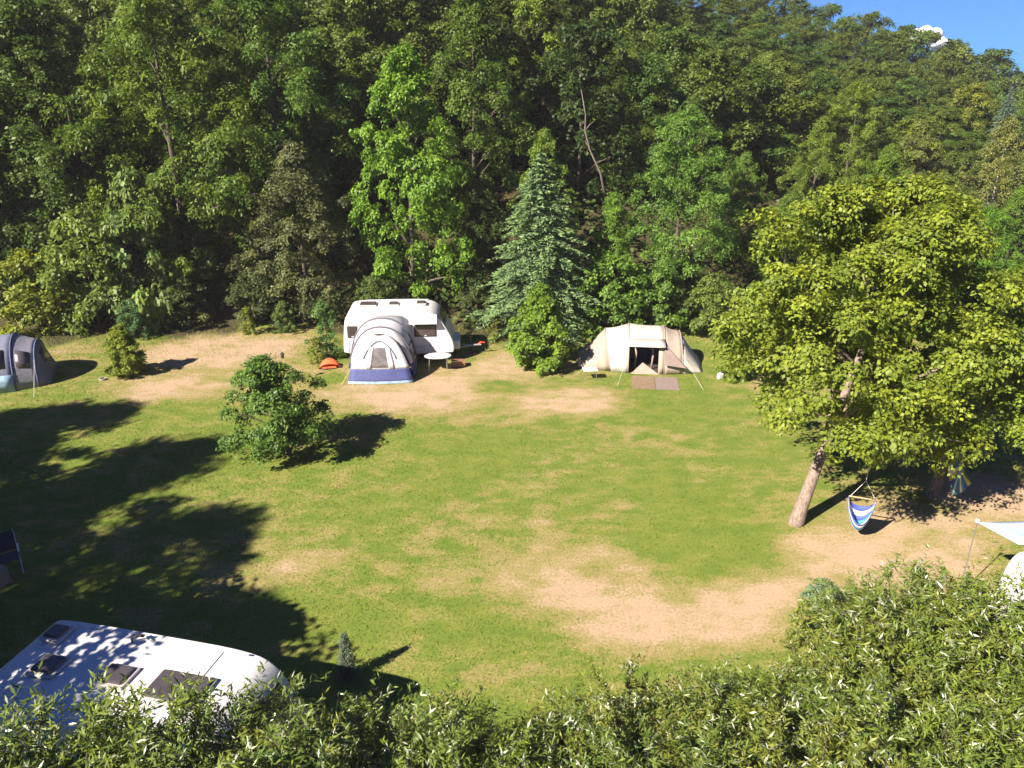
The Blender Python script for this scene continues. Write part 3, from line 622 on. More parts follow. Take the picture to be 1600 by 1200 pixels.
# foreground willows
G4 = 'willow shrubs along the near edge of the lawn'
WC = [(0.090, 0.114, 0.026), (0.100, 0.124, 0.022), (0.082, 0.110, 0.026), (0.112, 0.120, 0.026)]
for i, (px, py, Y, kk, wd, lab) in enumerate([
    (20, 1092, 6.4, 'a', 1.0, 'willow shrub in the lower left corner of the picture'),
    (170, 1082, 6.6, 'b', 0.9, 'willow shrub in front of the near caravan roof, left of its middle'),
    (330, 1052, 6.9, 'c', 1.0, 'willow shrub in front of the near caravan roof, right of its middle'),
    (430, 1090, 6.9, 'a', 0.8, 'willow shrub in front of the rounded end of the near caravan'),
    (600, 1062, 7.3, 'b', 0.9, 'silvery willow shrub below the slim young conifer'),
    (740, 1072, 7.4, 'c', 0.9, 'silvery willow shrub at the bottom left of centre'),
    (880, 1062, 7.8, 'a', 0.9, 'willow shrub at the bottom centre of the lawn edge'),
    (1000, 1018, 8.2, 'b', 0.95, 'willow shrub below the near dry patch'),
    (1115, 998, 8.6, 'c', 1.0, 'willow shrub below and left of the silvery bush'),
    (1225, 992, 9.0, 'a', 1.0, 'willow shrub just in front of the silvery bush'),
    (1345, 975, 9.1, 'c', 1.0, 'willow shrub between the silvery bush and the tall willows'),
    (1450, 892, 9.6, 'b', 1.0, 'tall willow shrub right of the silvery bush'),
    (1480, 830, 10.2, 'c', 1.15, 'tall willow shrub below the pale blue canopy'),
    (1610, 840, 9.8, 'a', 1.0, 'tall willow shrub at the right edge before the white caravan corner'),
    (1060, 1120, 6.8, 'c', 1.0, 'lower willow shrub at the bottom edge right of centre'),
    (1280, 1090, 7.2, 'b', 1.0, 'lower willow shrub in the lower right, left one'),
    (1440, 1040, 7.6, 'a', 1.0, 'lower willow shrub in the lower right, middle one'),
    (1590, 1060, 7.4, 'c', 1.0, 'lower willow shrub in the lower right corner'),
]):
    tree_px('willow_' + kk, 'willow_shrub', lab, px, py + 88, Y, WC[i % 4], wd, 'shrub', G4)

# ------------------------------------------------------------------ caravans
def rounded_body(L, W, prof, r, name, parent, mname):
    bm = bmesh.new(); vs = [bm.verts.new((x, -W / 2, z)) for x, z in prof]; f = bm.faces.new(vs)
    ex = bmesh.ops.extrude_face_region(bm, geom=[f]); bmesh.ops.translate(bm, vec=(0, W, 0), verts=[v for v in ex['geom'] if isinstance(v, bmesh.types.BMVert)])
    bmesh.ops.recalc_face_normals(bm, faces=bm.faces)
    me = bpy.data.meshes.new(name); bm.to_mesh(me); bm.free(); me.materials.append(M[mname])
    o = link(name, me, parent)
    q = o.modifiers.new('bevel', 'BEVEL'); q.width = r; q.segments = 5; q.limit_method = 'ANGLE'; q.angle_limit = R_(45); q.use_clamp_overlap = True
    me.polygons.foreach_set('use_smooth', [True] * len(me.polygons))
    wn = o.modifiers.new('wn', 'WEIGHTED_NORMAL'); wn.keep_sharp = False
    return o
def caravan(label, loc, rz, L, W, T, side_windows, hatches, big_hatch=None, visor=None, rail=True):
    t = thing('caravan', label, 'caravan', loc, rz)
    h = L / 2
    prof = [(-h + .03, .42), (-h, .75), (-h + .10, 1.9), (-h + .22, T - .16), (-h + .5, T - .02), (0, T), (h - 1.25, T - .01), (h - .72, T - .22), (h - .32, 1.62), (h - .02, .98), (h, .55), (h - .1, .42)]
    for _ in range(2):
        prof = [q for a, b in zip(prof, prof[1:] + prof[:1]) for q in ((a[0] * .75 + b[0] * .25, a[1] * .75 + b[1] * .25), (a[0] * .25 + b[0] * .75, a[1] * .25 + b[1] * .75))]
    rounded_body(L, W, prof, 0.11, 'body', t, 'white')
    for s in (-1, 1):
        m = MB(); m.box((0, s * (W / 2 + 0.004), 0.78), (L - .5, 0.012, 0.09)); m.build('stripe', 'grey_stripe', t)
        if rail:
            m = MB(); m.tube([(-h + .25, s * (W / 2 + .004), .5), (-h + .28, s * (W / 2 + .004), 1.9), (-h + .55, s * (W / 2 - .01), T - .13), (h - 1.25, s * (W / 2 - .01), T - .13), (h - .85, s * (W / 2 + .002), T - .33), (h - .55, s * (W / 2 + .004), 1.7)], .014, 6); m.build('awning_rail', 'alu', t, True)
        m = MB(); m.box((-.15, s * (W / 2 - .13), T + .002), (L - 2.1, .03, .012)); m.build('roof_trim', 'alu', t)
    for xs_ in (-h + .95, h - 1.7):
        m = MB(); m.box((xs_, 0, T + .001), (.025, W - .32, .008)); m.build('roof_seam', 'alu', t)
    for (x0, x1, z0, z1, s) in side_windows:
        y = s * (W / 2 + .006)
        m = MB(); m.box(((x0 + x1) / 2, y, (z0 + z1) / 2), (x1 - x0, .03, z1 - z0)); wn = m.build('window', 'rubber', t, bevel=.012)
        m = MB(); m.box(((x0 + x1) / 2, y + s * .012, (z0 + z1) / 2), (x1 - x0 - .08, .03, z1 - z0 - .08)); m.build('pane', 'glass', wn, bevel=.01)
        m = MB(); m.box(((x0 + x1) / 2, y + s * .03, z0 + .06), (.10, .012, .03)); m.build('latch', 'alu', wn)
    # front window
    ca = math.atan2(0.40, 0.76 + (T - 2.6)); rot = Matrix.Rotation(-ca, 3, 'Y')
    m = MB(); m.box((h - .50, 0, 2.00), (.03, W - .45, .52), rot=rot); wn = m.build('window', 'rubber', t, bevel=.01)
    m = MB(); m.box((h - .488, 0, 2.006), (.03, W - .55, .42), rot=rot); m.build('pane', 'glass', wn, bevel=.01)
    for (x, y, lx, ly) in hatches:
        m = MB(); m.box((x, y, T + .02), (lx + .10, ly + .10, .06)); hh = m.build('roof_hatch', 'hframe', t, bevel=.02)
        m = MB(); m.box((x, y, T + .07), (lx - .02, ly - .02, .07)); m.build('lid', 'hatch', hh, bevel=.03)
    if big_hatch:
        x, y, lx, ly = big_hatch
        m = MB(); m.box((x, y, T - .0), (lx + .08, ly + .08, .06)); hh = m.build('skylight', 'hframe', t, bevel=.03)
        m = MB(); m.box((x, y, T + .045), (lx, ly, .06)); m.build('pane', 'hatch', hh, bevel=.03)
    if visor:
        x0, x1, zt, zb, out, s = visor
        m = MB(); y = s * (W / 2 + .012)
        m.add([(x0, y, zt), (x1, y, zt), (x1, y + s * out, zb), (x0, y + s * out, zb)], [(0, 1, 2, 3)]); m.build('window_shade', 'white2', t, solid=.015)
    for s in (-1, 1):
        m = MB(); disc_prism(m, (-.15, s * (W / 2 - .10), .32), .32, .19, 24, 'y'); ty = m.build('wheel', 'rubber', t, bevel=.03)
        m = MB(); disc_prism(m, (-.15, s * (W / 2 - .004), .32), .20, .02, 20, 'y'); m.build('rim', 'alu', ty)
        m = MB(); m.tube([(-.15 + .44 * math.cos(a), s * (W / 2 + .006), .42 + .34 * math.sin(a)) for a in [PI * k / 10 for k in range(11)]], .03, 6); m.build('wheel_arch', 'white2', t, True)
        m = MB(); m.box((-h - .001, s * (W / 2 - .16), .95), (.04, .12, .34)); m.build('rear_light', 'red', t, bevel=.015)
        for xx in (-h + .35, h - .35):
            m = MB(); m.tube([(xx, s * (W / 2 - .25), .44), (xx, s * (W / 2 - .25), .02)], .025, 6); m.box((xx, s * (W / 2 - .25), .015), (.16, .16, .03)); m.build('corner_steady', 'steel', t)
    m = MB()
    for s in (-1, 1): m.tube([(h - .35, s * .55, .40), (h + .55, s * .08, .43), (h + .95, 0, .45)], .035, 8)
    m.tube([(h + .85, 0, .45), (h + 1.25, 0, .47)], .045, 8); m.build('drawbar', 'steel', t)
    m = MB(); m.tube([(h + .75, .09, .85), (h + .75, .09, .12)], .024, 8); disc_prism(m, (h + .75, .09, .11), .10, .06, 16, 'y'); m.build('jockey_wheel', 'rubber', t)
    m = MB(); m.tube([(h + 1.12, 0, .48), (h + 1.22, 0, .58), (h + 1.42, 0, .56)], [.05, .045, .03], 8); m.build('coupling_cover', 'red', t)
    m = MB(); m.box((h + .08, 0, .68), (.36, W * .62, .44)); m.build('gas_locker', 'white', t, bevel=.07)
    return t
RZ1 = R_(9.0)
cl = at_z(533, 556, .42); crr = at_z(712, 552, .42)
C1 = Vector(((cl.x + crr.x) / 2 - .02, (cl.y + crr.y) / 2 + 1.08, 0)); RZ1 = math.atan2(crr.y - cl.y, crr.x - cl.x) * 0.8
L1, W1, T1 = 5.0, 2.1, 2.45
car1 = caravan('white caravan with a domed grey and navy porch awning on its side', C1, RZ1, L1, W1, T1,
        [(-2.28, -1.82, 1.25, 1.80, -1), (.72, 1.72, 1.25, 1.80, -1), (-1.9, -1.1, 1.25, 1.8, 1), (.6, 1.6, 1.25, 1.8, 1)],
        [(-1.42, .1, .72, .5), (-.25, .1, .4, .4), (1.0, .2, .4, .4)], visor=(.52, 1.75, 2.28, 1.93, .28, -1))
# near caravan, lower left
a0 = at_z(72, 964, 2.62); a1 = at_z(405, 1023, 2.62)
u = (a1 - a0).normalized(); pv = Vector((u.y, -u.x, 0))
L3, W3 = 5.7, 2.3
C3 = a0 + u * (L3 / 2 - .15) + pv * (W3 / 2 - .08); C3.z = 0; RZ3 = math.atan2(u.y, u.x)
def loc3(px, py):
    p = at_z(px, py, 2.68) - C3
    return (p.x * math.cos(-RZ3) - p.y * math.sin(-RZ3), p.x * math.sin(-RZ3) + p.y * math.cos(-RZ3))
hs3 = [(*loc3(88, 987), .34, .34), (*loc3(76, 1038), .44, .42), (*loc3(181, 1054), .50, .42)]
bx, by = loc3(280, 1068)
car3 = caravan('large white caravan in the lower left with dark roof hatches, half in shade', C3, RZ3, L3, W3, 2.62,
        [(-2.2, -1.2, 1.25, 1.8, 1), (.5, 1.6, 1.25, 1.8, 1), (-2.2, -1.2, 1.25, 1.8, -1), (.5, 1.6, 1.25, 1.8, -1)], hs3, big_hatch=(bx + .02, by - .06, .98, .62))
m = MB(); ax, ay = loc3(216, 998); m.tube([(ax - .1, ay - .05, 2.60), (ax - .1, ay - .05, 2.72), (ax + .12, ay + .04, 2.76)], .018, 6); m.box((ax + .05, ay + .01, 2.755), (.16, .05, .03)); m.tube([(ax, ay + .06, 2.75), (ax + .02, ay - .08, 2.77)], .014, 6); m.build('aerial', 'rubber', car3)
m = MB(); q = [loc3(60, 978), loc3(72, 970), loc3(90, 966), loc3(92, 961)]; m.tube([(x, y, 2.645) for x, y in q], .012, 5); m.build('aerial_cable', 'rubber', car3)
# caravan whose corner shows at the right edge, with its canopy
cr_ = at_z(1570, 868, 2.5)
car4 = caravan('white caravan whose dappled corner shows at the right edge behind willow leaves', (cr_.x + 2.75, cr_.y - .75, 0), R_(4), 5.2, 2.2, 2.55,
        [(-1.9, -1.0, 1.25, 1.8, 1), (.4, 1.4, 1.25, 1.8, 1)], [(-.9, 0, .42, .42), (.9, 0, .42, .42)])
s1 = at_z(1527, 816, 2.15); s2 = at_z(1592, 851, 2.25)
ed = Vector((s1.x + 5.0, s1.y + 0.15, 2.15)); e2 = Vector((s2.x + 4.0, s2.y + 0.1, 2.42))
t = thing('sun_canopy', 'pale blue sun canopy on poles beside the white caravan corner', 'canopy', (s1.x, s1.y, 0))
N = 10; P0 = [s1, ed, e2, s2]; grid = []
for i in range(N + 1):
    row = []
    for j in range(N + 1):
        a, b = i / N, j / N; p = (s1 * (1 - b) + ed * b) * (1 - a) + (s2 * (1 - b) + e2 * b) * a
        p = p - Vector((s1.x, s1.y, 0)); p.z -= .10 * math.sin(PI * a) * math.sin(PI * b); row.append(p)
    grid.append(row)
m = MB().loft(grid); m.build('cloth', 'sail', t, True, solid=.006)
for p in (s1, ed):
    q = p - Vector((s1.x, s1.y, 0)); m = MB(); m.tube([(q.x, q.y, 0), (q.x, q.y, p.z + .06)], .014, 8); m.build('pole', 'steel', t)
    m = MB(); disc_prism(m, (q.x, q.y, p.z + .04), .05, .06, 10); m.build('pole_cap', 'white2', t)

# ------------------------------------------------------------------ porch awning on the white caravan
aw = thing('porch_awning', 'domed porch awning, light grey over navy, attached to the white caravan', 'awning', C1, RZ1)
ac = -0.62; yw = -W1 / 2 - .01
def arch(y, hw, top, base_hw, n=24, p=2.4, z0=0.0, lift=0.0):
    out = []
    for k in range(n + 1):
        a = PI * k / n; cx = -math.cos(a); cz = math.sin(a)
        x = math.copysign(abs(cx) ** (2 / p), cx); z = abs(cz) ** (2 / p)
        hwz = base_hw + (hw - base_hw) * min(1, z * 1.5)
        out.append(Vector((ac + x * hwz, y, z0 + lift + z * (top - lift))))
    return out
def cutz(P, zc, lower):
    """part of an arch profile above zc (or the two legs below it)"""
    if not lower:
        return [Vector((p.x, p.y, max(p.z, zc))) for p in P]
secs = [arch(yw, 1.22, 2.28, 1.22, p=6), arch(yw - .75, 1.42, 2.36, 1.45, p=2.4), arch(yw - 1.5, 1.34, 2.20, 1.46, p=2.3), arch(yw - 1.85, 1.16, 2.02, 1.40, p=2.3)]
ZC = .62
m = MB()
def side_cut(P, z):   # point of a leg at height z, left and right
    L_ = R2 = None
    for a, b in zip(P[:-1], P[1:]):
        if a.z <= z <= b.z and L_ is None: f = (z - a.z) / max(b.z - a.z, 1e-6); L_ = a.lerp(b, f)
        if a.z >= z >= b.z: f = (z - b.z) / max(a.z - b.z, 1e-6); R2 = b.lerp(a, f)
    return L_, R2
def upper(P, z, n=24):
    L_, R2 = side_cut(P, z); mid = [p for p in P if p.z > z]; pts = [L_] + mid + [R2]
    ln = [0]
    for a, b in zip(pts[:-1], pts[1:]): ln.append(ln[-1] + (b - a).length)
    out = []
    for k in range(n + 1):
        s = ln[-1] * k / n; i = max(j for j in range(len(ln)) if ln[j] <= s + 1e-9); i = min(i, len(pts) - 2)
        out.append(pts[i].lerp(pts[i + 1], (s - ln[i]) / max(ln[i + 1] - ln[i], 1e-6)))
    return out
up = [upper(P, ZC) for P in secs]
m.loft(up); m.build('roof_cloth', 'awn_light', aw, True, solid=.008)
for s in (0, 1):
    m = MB(); cols = [[side_cut(P, z)[s] for z in (ZC, .4, .2, .015)] for P in secs]; m.loft(cols); m.build('side_skirt', 'awn_navy', aw, True, solid=.008)
    # side window in the cloth
    a_, b_ = secs[1], secs[2]
    def sp(f, z): return side_cut(a_, z)[s].lerp(side_cut(b_, z)[s], f) + Vector(((-1 if s == 0 else 1) * .02, 0, 0))
    m = MB(); m.loft([[sp(f, z) for z in (.72, 1.0, 1.25, 1.42 - .1 * f)] for f in (.12, .35, .6, .88)]); m.build('side_window', 'clear', aw, True, solid=.006)
# front: sloping face from the last arch down to the ground
yf_, yb_ = yw - 1.85, yw - 2.45
fr = []
Pf = secs[3]
def front_pt(u, z):     # u -1..1 across, z height
    L_, R2 = side_cut(Pf, max(min(z, 1.98), .0))
    f = (u + 1) / 2; p = L_.lerp(R2, f); y = yf_ + (yb_ - yf_) * max(1 - z / 2.02, 0) ** 0.8
    return Vector((p.x, y - .12 * (1 - u * u) , z))
def front_panel(name, u0, u1, z0, z1, mt, off=0.0, n=6, parent=aw, ztop=None):
    m = MB(); rows = []
    for i in range(n + 1):
        uu = u0 + (u1 - u0) * i / n; zt = z1 if ztop is None else ztop(uu)
        rows.append([front_pt(uu, z0 + (zt - z0) * j / n) + Vector((0, -off, 0)) for j in range(n + 1)])
    m.loft(rows); return m.build(name, mt, parent, True, solid=.006)
front_panel('front_skirt', -1, 1, .12, ZC, 'awn_navy', 0, 10)
front_panel('mud_flap', -1, 1, .01, .12, 'awn_edge', .01, 10)
front_panel('front_cloth', -1, 1, ZC, 1.99, 'awn_light', 0, 14)
front_panel('front_window', -.42, .40, .70, 1.42, 'clear', .018, 8, ztop=lambda u: 1.52 - .45 * abs(u) ** 2)
front_panel('curtain', -.50, -.30, .64, 1.55, 'awn_light', .03, 4)
front_panel('curtain', .30, .5, .64, 1.50, 'awn_light', .03, 4)
for P, r in ((secs[1], .045), (secs[2], .042)):
    m = MB(); m.tube([p + (p - Vector((ac, p.y, .8))).normalized() * .02 for p in P if p.z > .03], r, 6); m.build('pole_sleeve', 'awn_dark', aw, True)
m = MB(); m.tube([front_pt(.64 * math.cos(PI * k / 14), 1.05 + .74 * math.sin(PI * k / 14)) + Vector((0, -.025, 0)) for k in range(15)], .022, 6); m.build('door_zip', 'tent_grey', aw, True)
for s in (-1,):
    m = MB(); b = front_pt(s, .6); m.tube([b, (b.x + s * .40, b.y - .25, .01)], .008, 5); m.build('guy_line', 'rope_y', aw)

# small camping things round the white caravan
tp = at_z(684, 556, .70)
t = thing('camping_table', 'white oval camping table beside the caravan front', 'table', (tp.x, tp.y, 0), RZ1)
m = MB(); disc_prism(m, (0, 0, .70), .60, .04, 28, 'z', 0, .38); m.build('table_top', 'white2', t, bevel=.012)
for sx_ in (-1, 1):
    for sy_ in (-1, 1):
        m = MB(); m.tube([(sx_ * .36, sy_ * .18, .69), (sx_ * .42, sy_ * .24, 0)], .014, 6); m.build('leg', 'steel', t)
bp = at_z(716, 572)
t = thing('wooden_crate', 'low reddish brown crate on the dry grass by the camping table', 'crate', (bp.x, bp.y, 0), RZ1)
m = MB(); m.box((0, 0, .03), (.62, .40, .03)); m.build('base', 'crate', t)
for sy_ in (-1, 1):
    for k in range(2):
        m = MB(); m.box((0, sy_ * .19, .10 + k * .12), (.62, .018, .10)); m.build('slat', 'crate', t)
for sx_ in (-1, 1):
    m = MB(); m.box((sx_ * .302, 0, .16), (.018, .36, .22)); m.build('end_board', 'crate', t)
rp = at_z(515, 573)
t = thing('hooded_seat', 'small bright red hooded seat on the grass left of the awning', 'seat', (rp.x, rp.y, 0), R_(12))
prof_ = []
for i in range(9):
    a = PI * i / 8
    prof_.append([Vector((-.42 * math.cos(a) * (1 - .25 * j), .32 * (j - .3), .04 + .40 * math.sin(a) * (1 - .55 * abs(j - .35)))) for j in (-.6, -.2, .2, .6, 1.0)])
m = MB().loft(prof_); m.build('hood', 'orange', t, True, solid=.012)
m = MB(); m.tube([(-.45, -.25, .03), (-.1, -.40, .04), (.45, -.25, .03)], .018, 6); m.tube([(-.45, -.25, .03), (-.4, .32, .03), (.4, .32, .03), (.45, -.25, .03)], .018, 6); m.build('frame', 'rubber', t)
m = MB(); m.box((0, -.12, .06), (.62, .42, .05)); m.build('seat_pad', 'orange', t, bevel=.02)
lp = at_z(436, 598)
t = thing('garden_lantern', 'small dark lantern on a thin hooked pole behind the small fruit tree', 'lantern', (lp.x, lp.y, 0))
m = MB(); m.tube([(0, 0, 0), (-.02, 0, 1.15), (.02, 0, 1.42), (.16, 0, 1.52), (.28, 0, 1.42)], .012, 6); m.build('pole', 'steel', t)
m = MB(); disc_prism(m, (.28, 0, 1.22), .07, .18, 10); m.build('lamp_glass', 'glass', t)
m = MB(); m.tube([(.28, 0, 1.31), (.28, 0, 1.40)], [.11, .015], 10); m.build('lamp_cap', 'rubber', t)

# ------------------------------------------------------------------ beige tunnel tent
tl = at_z(905, 580); tr_ = at_z(1106, 588)
TW = (tr_ - tl).length; cT = (tl + tr_) / 2; rT = math.atan2(tr_.y - tl.y, tr_.x - tl.x)
bt = thing('tunnel_tent', 'beige canvas tunnel tent with an open dark doorway at the wood edge', 'tent', (cT.x, cT.y + 1.55, 0), rT)
D2 = 1.55
def tsec(x, h, d=D2, p=2.2, n=20, sag=0.0, dx=0.0):
    out = []
    for k in range(n + 1):
        a = PI * k / n; cx = -math.cos(a); cz = math.sin(a)
        y = math.copysign(abs(cx) ** (2 / p), cx) * d; z = abs(cz) ** (2 / p) * h
        out.append(Vector((x + dx * (1 - z / max(h, .01)), y, max(z, .0))))
    return out
def px2x(px): return (px - 905) / 201 * TW - TW / 2
XA, XB, XC, XD = px2x(950), px2x(988), px2x(1044), px2x(1070)
sA, sB, sC, sD = tsec(XA, 1.48, 1.40, dx=.30), tsec(XB, 1.74), tsec(XC, 1.68), tsec(XD, 1.48, 1.40, dx=.12)
def blend(P, Q, n, sag):
    out = []
    for i in range(n + 1):
        f = i / n; out.append([a.lerp(b, f) - Vector((0, 0, sag * math.sin(PI * f) * (a.z / 2))) for a, b in zip(P, Q)])
    return out
el = tsec(-TW / 2, .06, 1.05); er = tsec(TW / 2, .06, 1.1)
m = MB().loft(blend(el, sA, 5, .05)); m.build('end_panel', 'beige2', bt, True, solid=.006)
m = MB().loft(blend(sA, sB, 5, .07)); m.build('roof_cloth', 'beige', bt, True, solid=.006)
m = MB().loft(blend(sC, sD, 5, .07)); m.build('roof_cloth', 'beige2', bt, True, solid=.006)['label'] = 'taupe side section of the tent'
m = MB().loft(blend(sD, er, 5, .05)); m.build('end_panel', 'beige', bt, True, solid=.006)
# centre section: roof and back, with the doorway cut out of its front
cen = blend(sB, sC, 6, .05); kcut = 6
top_ = [row[kcut:] for row in cen]
m = MB().loft(top_); m.build('door_roof', 'beige', bt, True, solid=.006)
zt = sB[kcut].z; yt = sB[kcut].y
low = [[p for p in row[:kcut + 1]] for row in cen]
m = MB().loft(low[5:]); m.build('door_side', 'beige2', bt, True, solid=.006)
m = MB(); fl = []
for i in range(7):
    x = XB + (XC - XB) * i / 6; fl.append([Vector((x, yt, zt)), Vector((x, yt - .28, zt - .10 - .03 * math.sin(PI * i / 6))), Vector((x, yt - .55, zt - .20))])
m.loft(fl); m.build('door_canopy', 'beige', bt, True, solid=.008)
m = MB(); m.box(((XB + XC) / 2, .35, .72), (XC - XB - .02, .03, 1.40)); m.build('inner_wall', 'mesh_brown', bt)
for xx in (XB + .30, XC - .52):
    m = MB(); m.tube([(xx, -1.0, .02), (xx + .05, -.95, .7), (xx - .02, -.85, 1.35)], .05, 6); m.build('tied_curtain', 'beige2', bt, True)
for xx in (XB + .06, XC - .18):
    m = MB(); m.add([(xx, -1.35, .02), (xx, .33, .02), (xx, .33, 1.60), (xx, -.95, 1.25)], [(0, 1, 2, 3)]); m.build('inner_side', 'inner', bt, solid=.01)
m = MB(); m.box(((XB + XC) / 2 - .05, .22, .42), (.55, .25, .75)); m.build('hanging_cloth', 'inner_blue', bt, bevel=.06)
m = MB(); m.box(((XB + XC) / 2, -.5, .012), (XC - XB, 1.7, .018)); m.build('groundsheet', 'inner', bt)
m = MB(); m.add([(XB + .12, -1.62, .01), (XC - .20, -1.62, .01), (XB + .62, -1.50, .52)], [(0, 1, 2)]); m.build('door_flap', 'beige2', bt, solid=.012)
m = MB(); m.add([(XC - .02, -1.22, 1.32), (XC + .95, -1.70, .38), (XC - .02, -1.68, .50)], [(0, 1, 2)]); m.build('mesh_panel', 'mesh_brown', bt, solid=.01)
for P in (sA, sB, sC, sD):
    m = MB(); m.tube([p + Vector((0, 0, .012)) for p in P], .022, 6); m.build('pole', 'beige2', bt, True)
for (xa, ya, xb, yb) in ((XB, -1.4, XB - .5, -3.2), (XD, -1.2, XD + .8, -3.2), (XA, -1.1, XA - 1.2, -2.0)):
    m = MB(); m.tube([(xa, ya, .9), (xb, yb, .01)], .005, 5); m.build('guy_line', 'rope', bt)
m1 = at_z(992, 609); m2 = at_z(1066, 612); m3 = at_z(992, 589)
mt_ = thing('groundsheet_mat', 'brown groundsheet spread before the beige tent doorway', 'groundsheet', ((m1.x + m2.x) / 2, (m1.y + m3.y) / 2, 0), rT)
for k, s in enumerate((-1, 1)):
    m = MB(); wq = (m2.x - m1.x) / 2; m.box((s * (wq / 2 + .01), 0, .014), (wq, (m3.y - m1.y), .02)); m.build('sheet_half', 'brown_sheet' if k == 0 else 'mesh_brown', mt_)
def side_table(label, p, lx, ly, hz, rz):
    t = thing('side_table', label, 'table', (p.x, p.y, 0), rz)
    m = MB(); m.box((0, 0, hz), (lx, ly, .035)); m.build('table_top', 'white2', t, bevel=.01)
    for sx_ in (-1, 1):
        for sy_ in (-1, 1):
            m = MB(); m.tube([(sx_ * lx * .4, sy_ * ly * .4, hz - .01), (sx_ * lx * .4, sy_ * ly * .4, 0)], .012, 6); m.build('leg', 'steel', t)
side_table('low white side table at the left end of the beige tent', at_z(922, 577, .45), .62, .46, .45, .1)
bk = at_z(1125, 592)
t = thing('water_canister', 'small white water canister on the grass right of the beige tent', 'canister', (bk.x, bk.y, 0), .4)
m = MB(); m.box((0, 0, .13), (.26, .17, .26)); m.build('tank', 'white2', t, bevel=.04); m = MB(); disc_prism(m, (.07, 0, .275), .03, .04, 10); m.build('cap', 'chair_blue', t)
m = MB(); m.tube([(-.09, 0, .25), (-.06, 0, .31), (.01, 0, .31), (.03, 0, .25)], .012, 6); m.build('handle', 'white2', t)
bk = at_z(160, 594)
t = thing('water_bowl', 'tiny white bowl on the grass below the clipped bush', 'bowl', (bk.x, bk.y, 0))
m = MB(); m.tube([(0, 0, .0), (0, 0, .09)], [.09, .14], 14); m.build('bowl', 'white2', t); m = MB(); disc_prism(m, (0, 0, .093), .115, .004, 14); m.build('water', 'glass', t)

# ------------------------------------------------------------------ grey tunnel tent at the left edge
g0 = at_z(88, 580); g1 = at_z(26, 614)
axis_v = Vector((-0.93, -0.36, 0)).normalized()
gt = thing('tunnel_tent', 'blue grey tunnel tent with dark windows at the left edge', 'tent', (-21.6, 31.0, 0), math.atan2(-axis_v.y, -axis_v.x))
def gsec(x, h, d, n=20, p=2.3): return tsec(x, h, d, p, n)
GS = [gsec(1.6, .05, 1.15), gsec(1.15, 1.62, 1.4), gsec(.35, 1.98, 1.6), gsec(-.9, 2.02, 1.65), gsec(-2.4, 1.95, 1.6), gsec(-3.6, 1.7, 1.5)]
for i, mn in enumerate(['tent_grey', 'tent_pale', 'tent_grey', 'tent_blue', 'tent_grey']):
    m = MB().loft(blend(GS[i], GS[i + 1], 5, .05)); m.build('end_panel' if i == 0 else 'roof_cloth', mn, gt, True, solid=.006)
for P in GS[1:]:
    m = MB(); m.tube([p + Vector((0, 0, .015)) for p in P], .03, 6); m.build('pole_sleeve', 'tent_blue', gt, True)
def on(P, Q, f, k, out=.02):
    p = P[k].lerp(Q[k], f); return p + Vector((0, p.y, p.z)).normalized() * out
for (i, mn) in ((1, 'tent_win'), (2, 'tent_win'), (3, 'tent_win')):
    m = MB(); m.loft([[on(GS[i], GS[i + 1], f, k) for k in (3, 4, 5, 6)] for f in (.2, .5, .8)]); m.build('window', mn, gt, True, solid=.006)
m = MB(); m.loft([[GS[0][k].lerp(GS[1][k], f) + Vector((.03, 0, .02)) for f in (.45, .62, .8)] for k in (8, 10, 12)]); m.build('window', 'tent_win', gt, True, solid=.006)
m = MB(); m.loft([[on(GS[3], GS[4], f, k, .03) for k in (0, 1, 2, 3, 4)] for f in (.1, .5, .9)]); m.build('door_panel', 'tent_pale', gt, True, solid=.006)
m = MB(); m.loft([[on(GS[2], GS[3], f, k, .04) for k in (0, 1, 2)] for f in (.02, .3, .6, .98)]); m.build('skirt', 'awn_edge', gt, True, solid=.006)
for P in (GS[1], GS[3]):
    m = MB(); b = P[5]; m.tube([b, (b.x, b.y - 1.6, .01)], .008, 5); m.build('guy_line', 'rope', gt)

# ------------------------------------------------------------------ hanging chairs
def hanging_chair(label, anchor, loc, rz, width, drop, depth, stripes):
    t = thing('hanging_chair', label, 'hanging chair', loc, rz)
    hb = anchor[2] - .55
    m = MB(); m.tube([(-width / 2, 0, hb), (width / 2, 0, hb)], .02, 8); m.build('spreader_bar', 'wood', t)
    m = MB(); m.tube([(0, 0, anchor[2]), (-width / 2 + .03, 0, hb)], .008, 5); m.tube([(0, 0, anchor[2]), (width / 2 - .03, 0, hb)], .008, 5); m.tube([(0, 0, anchor[2]), (0, 0, anchor[2] + anchor[3])], .010, 5); m.build('rope', 'rope', t)
    n, k = 18, 12; zb = hb - drop; rows = []
    for i in range(n + 1):
        s = -1 + 2 * i / n; row = []
        spread = (1 - abs(s) ** 2.2)
        for j in range(k + 1):
            v = -1 + 2 * j / k
            x = s * (width / 2) * (1 - .22 * (1 - spread) * 0) * (1 - .15 * spread)
            y = v * depth * spread * .5 - .10 * spread
            z = hb - drop * spread ** .55 * (1 - .62 * max(v, 0) ** 1.5 - .38 * max(-v, 0) ** 1.6)
            row.append(Vector((x, y, z)))
        rows.append(row)
    mb_ = MB()
    for j in range(k):
        mb_.loft([[r[j], r[j + 1]] for r in rows], stripes[j % len(stripes)])
    mb_.build('seat_cloth', ['h_white', 'h_blue', 'h_teal', 'h_yellow'], t, True, solid=.008)
    return t
h1 = at_z(1336, 826, .25)
hanging_chair('blue and white striped hanging chair near the leaning trunk', (0, 0, 1.80, 1.6), (h1.x + .05, h1.y, 0), R_(-20), .72, .98, .65, [1, 0, 2, 1, 0, 1, 1, 0, 2, 1, 0, 1])
h2 = at_z(1480, 772, .25)
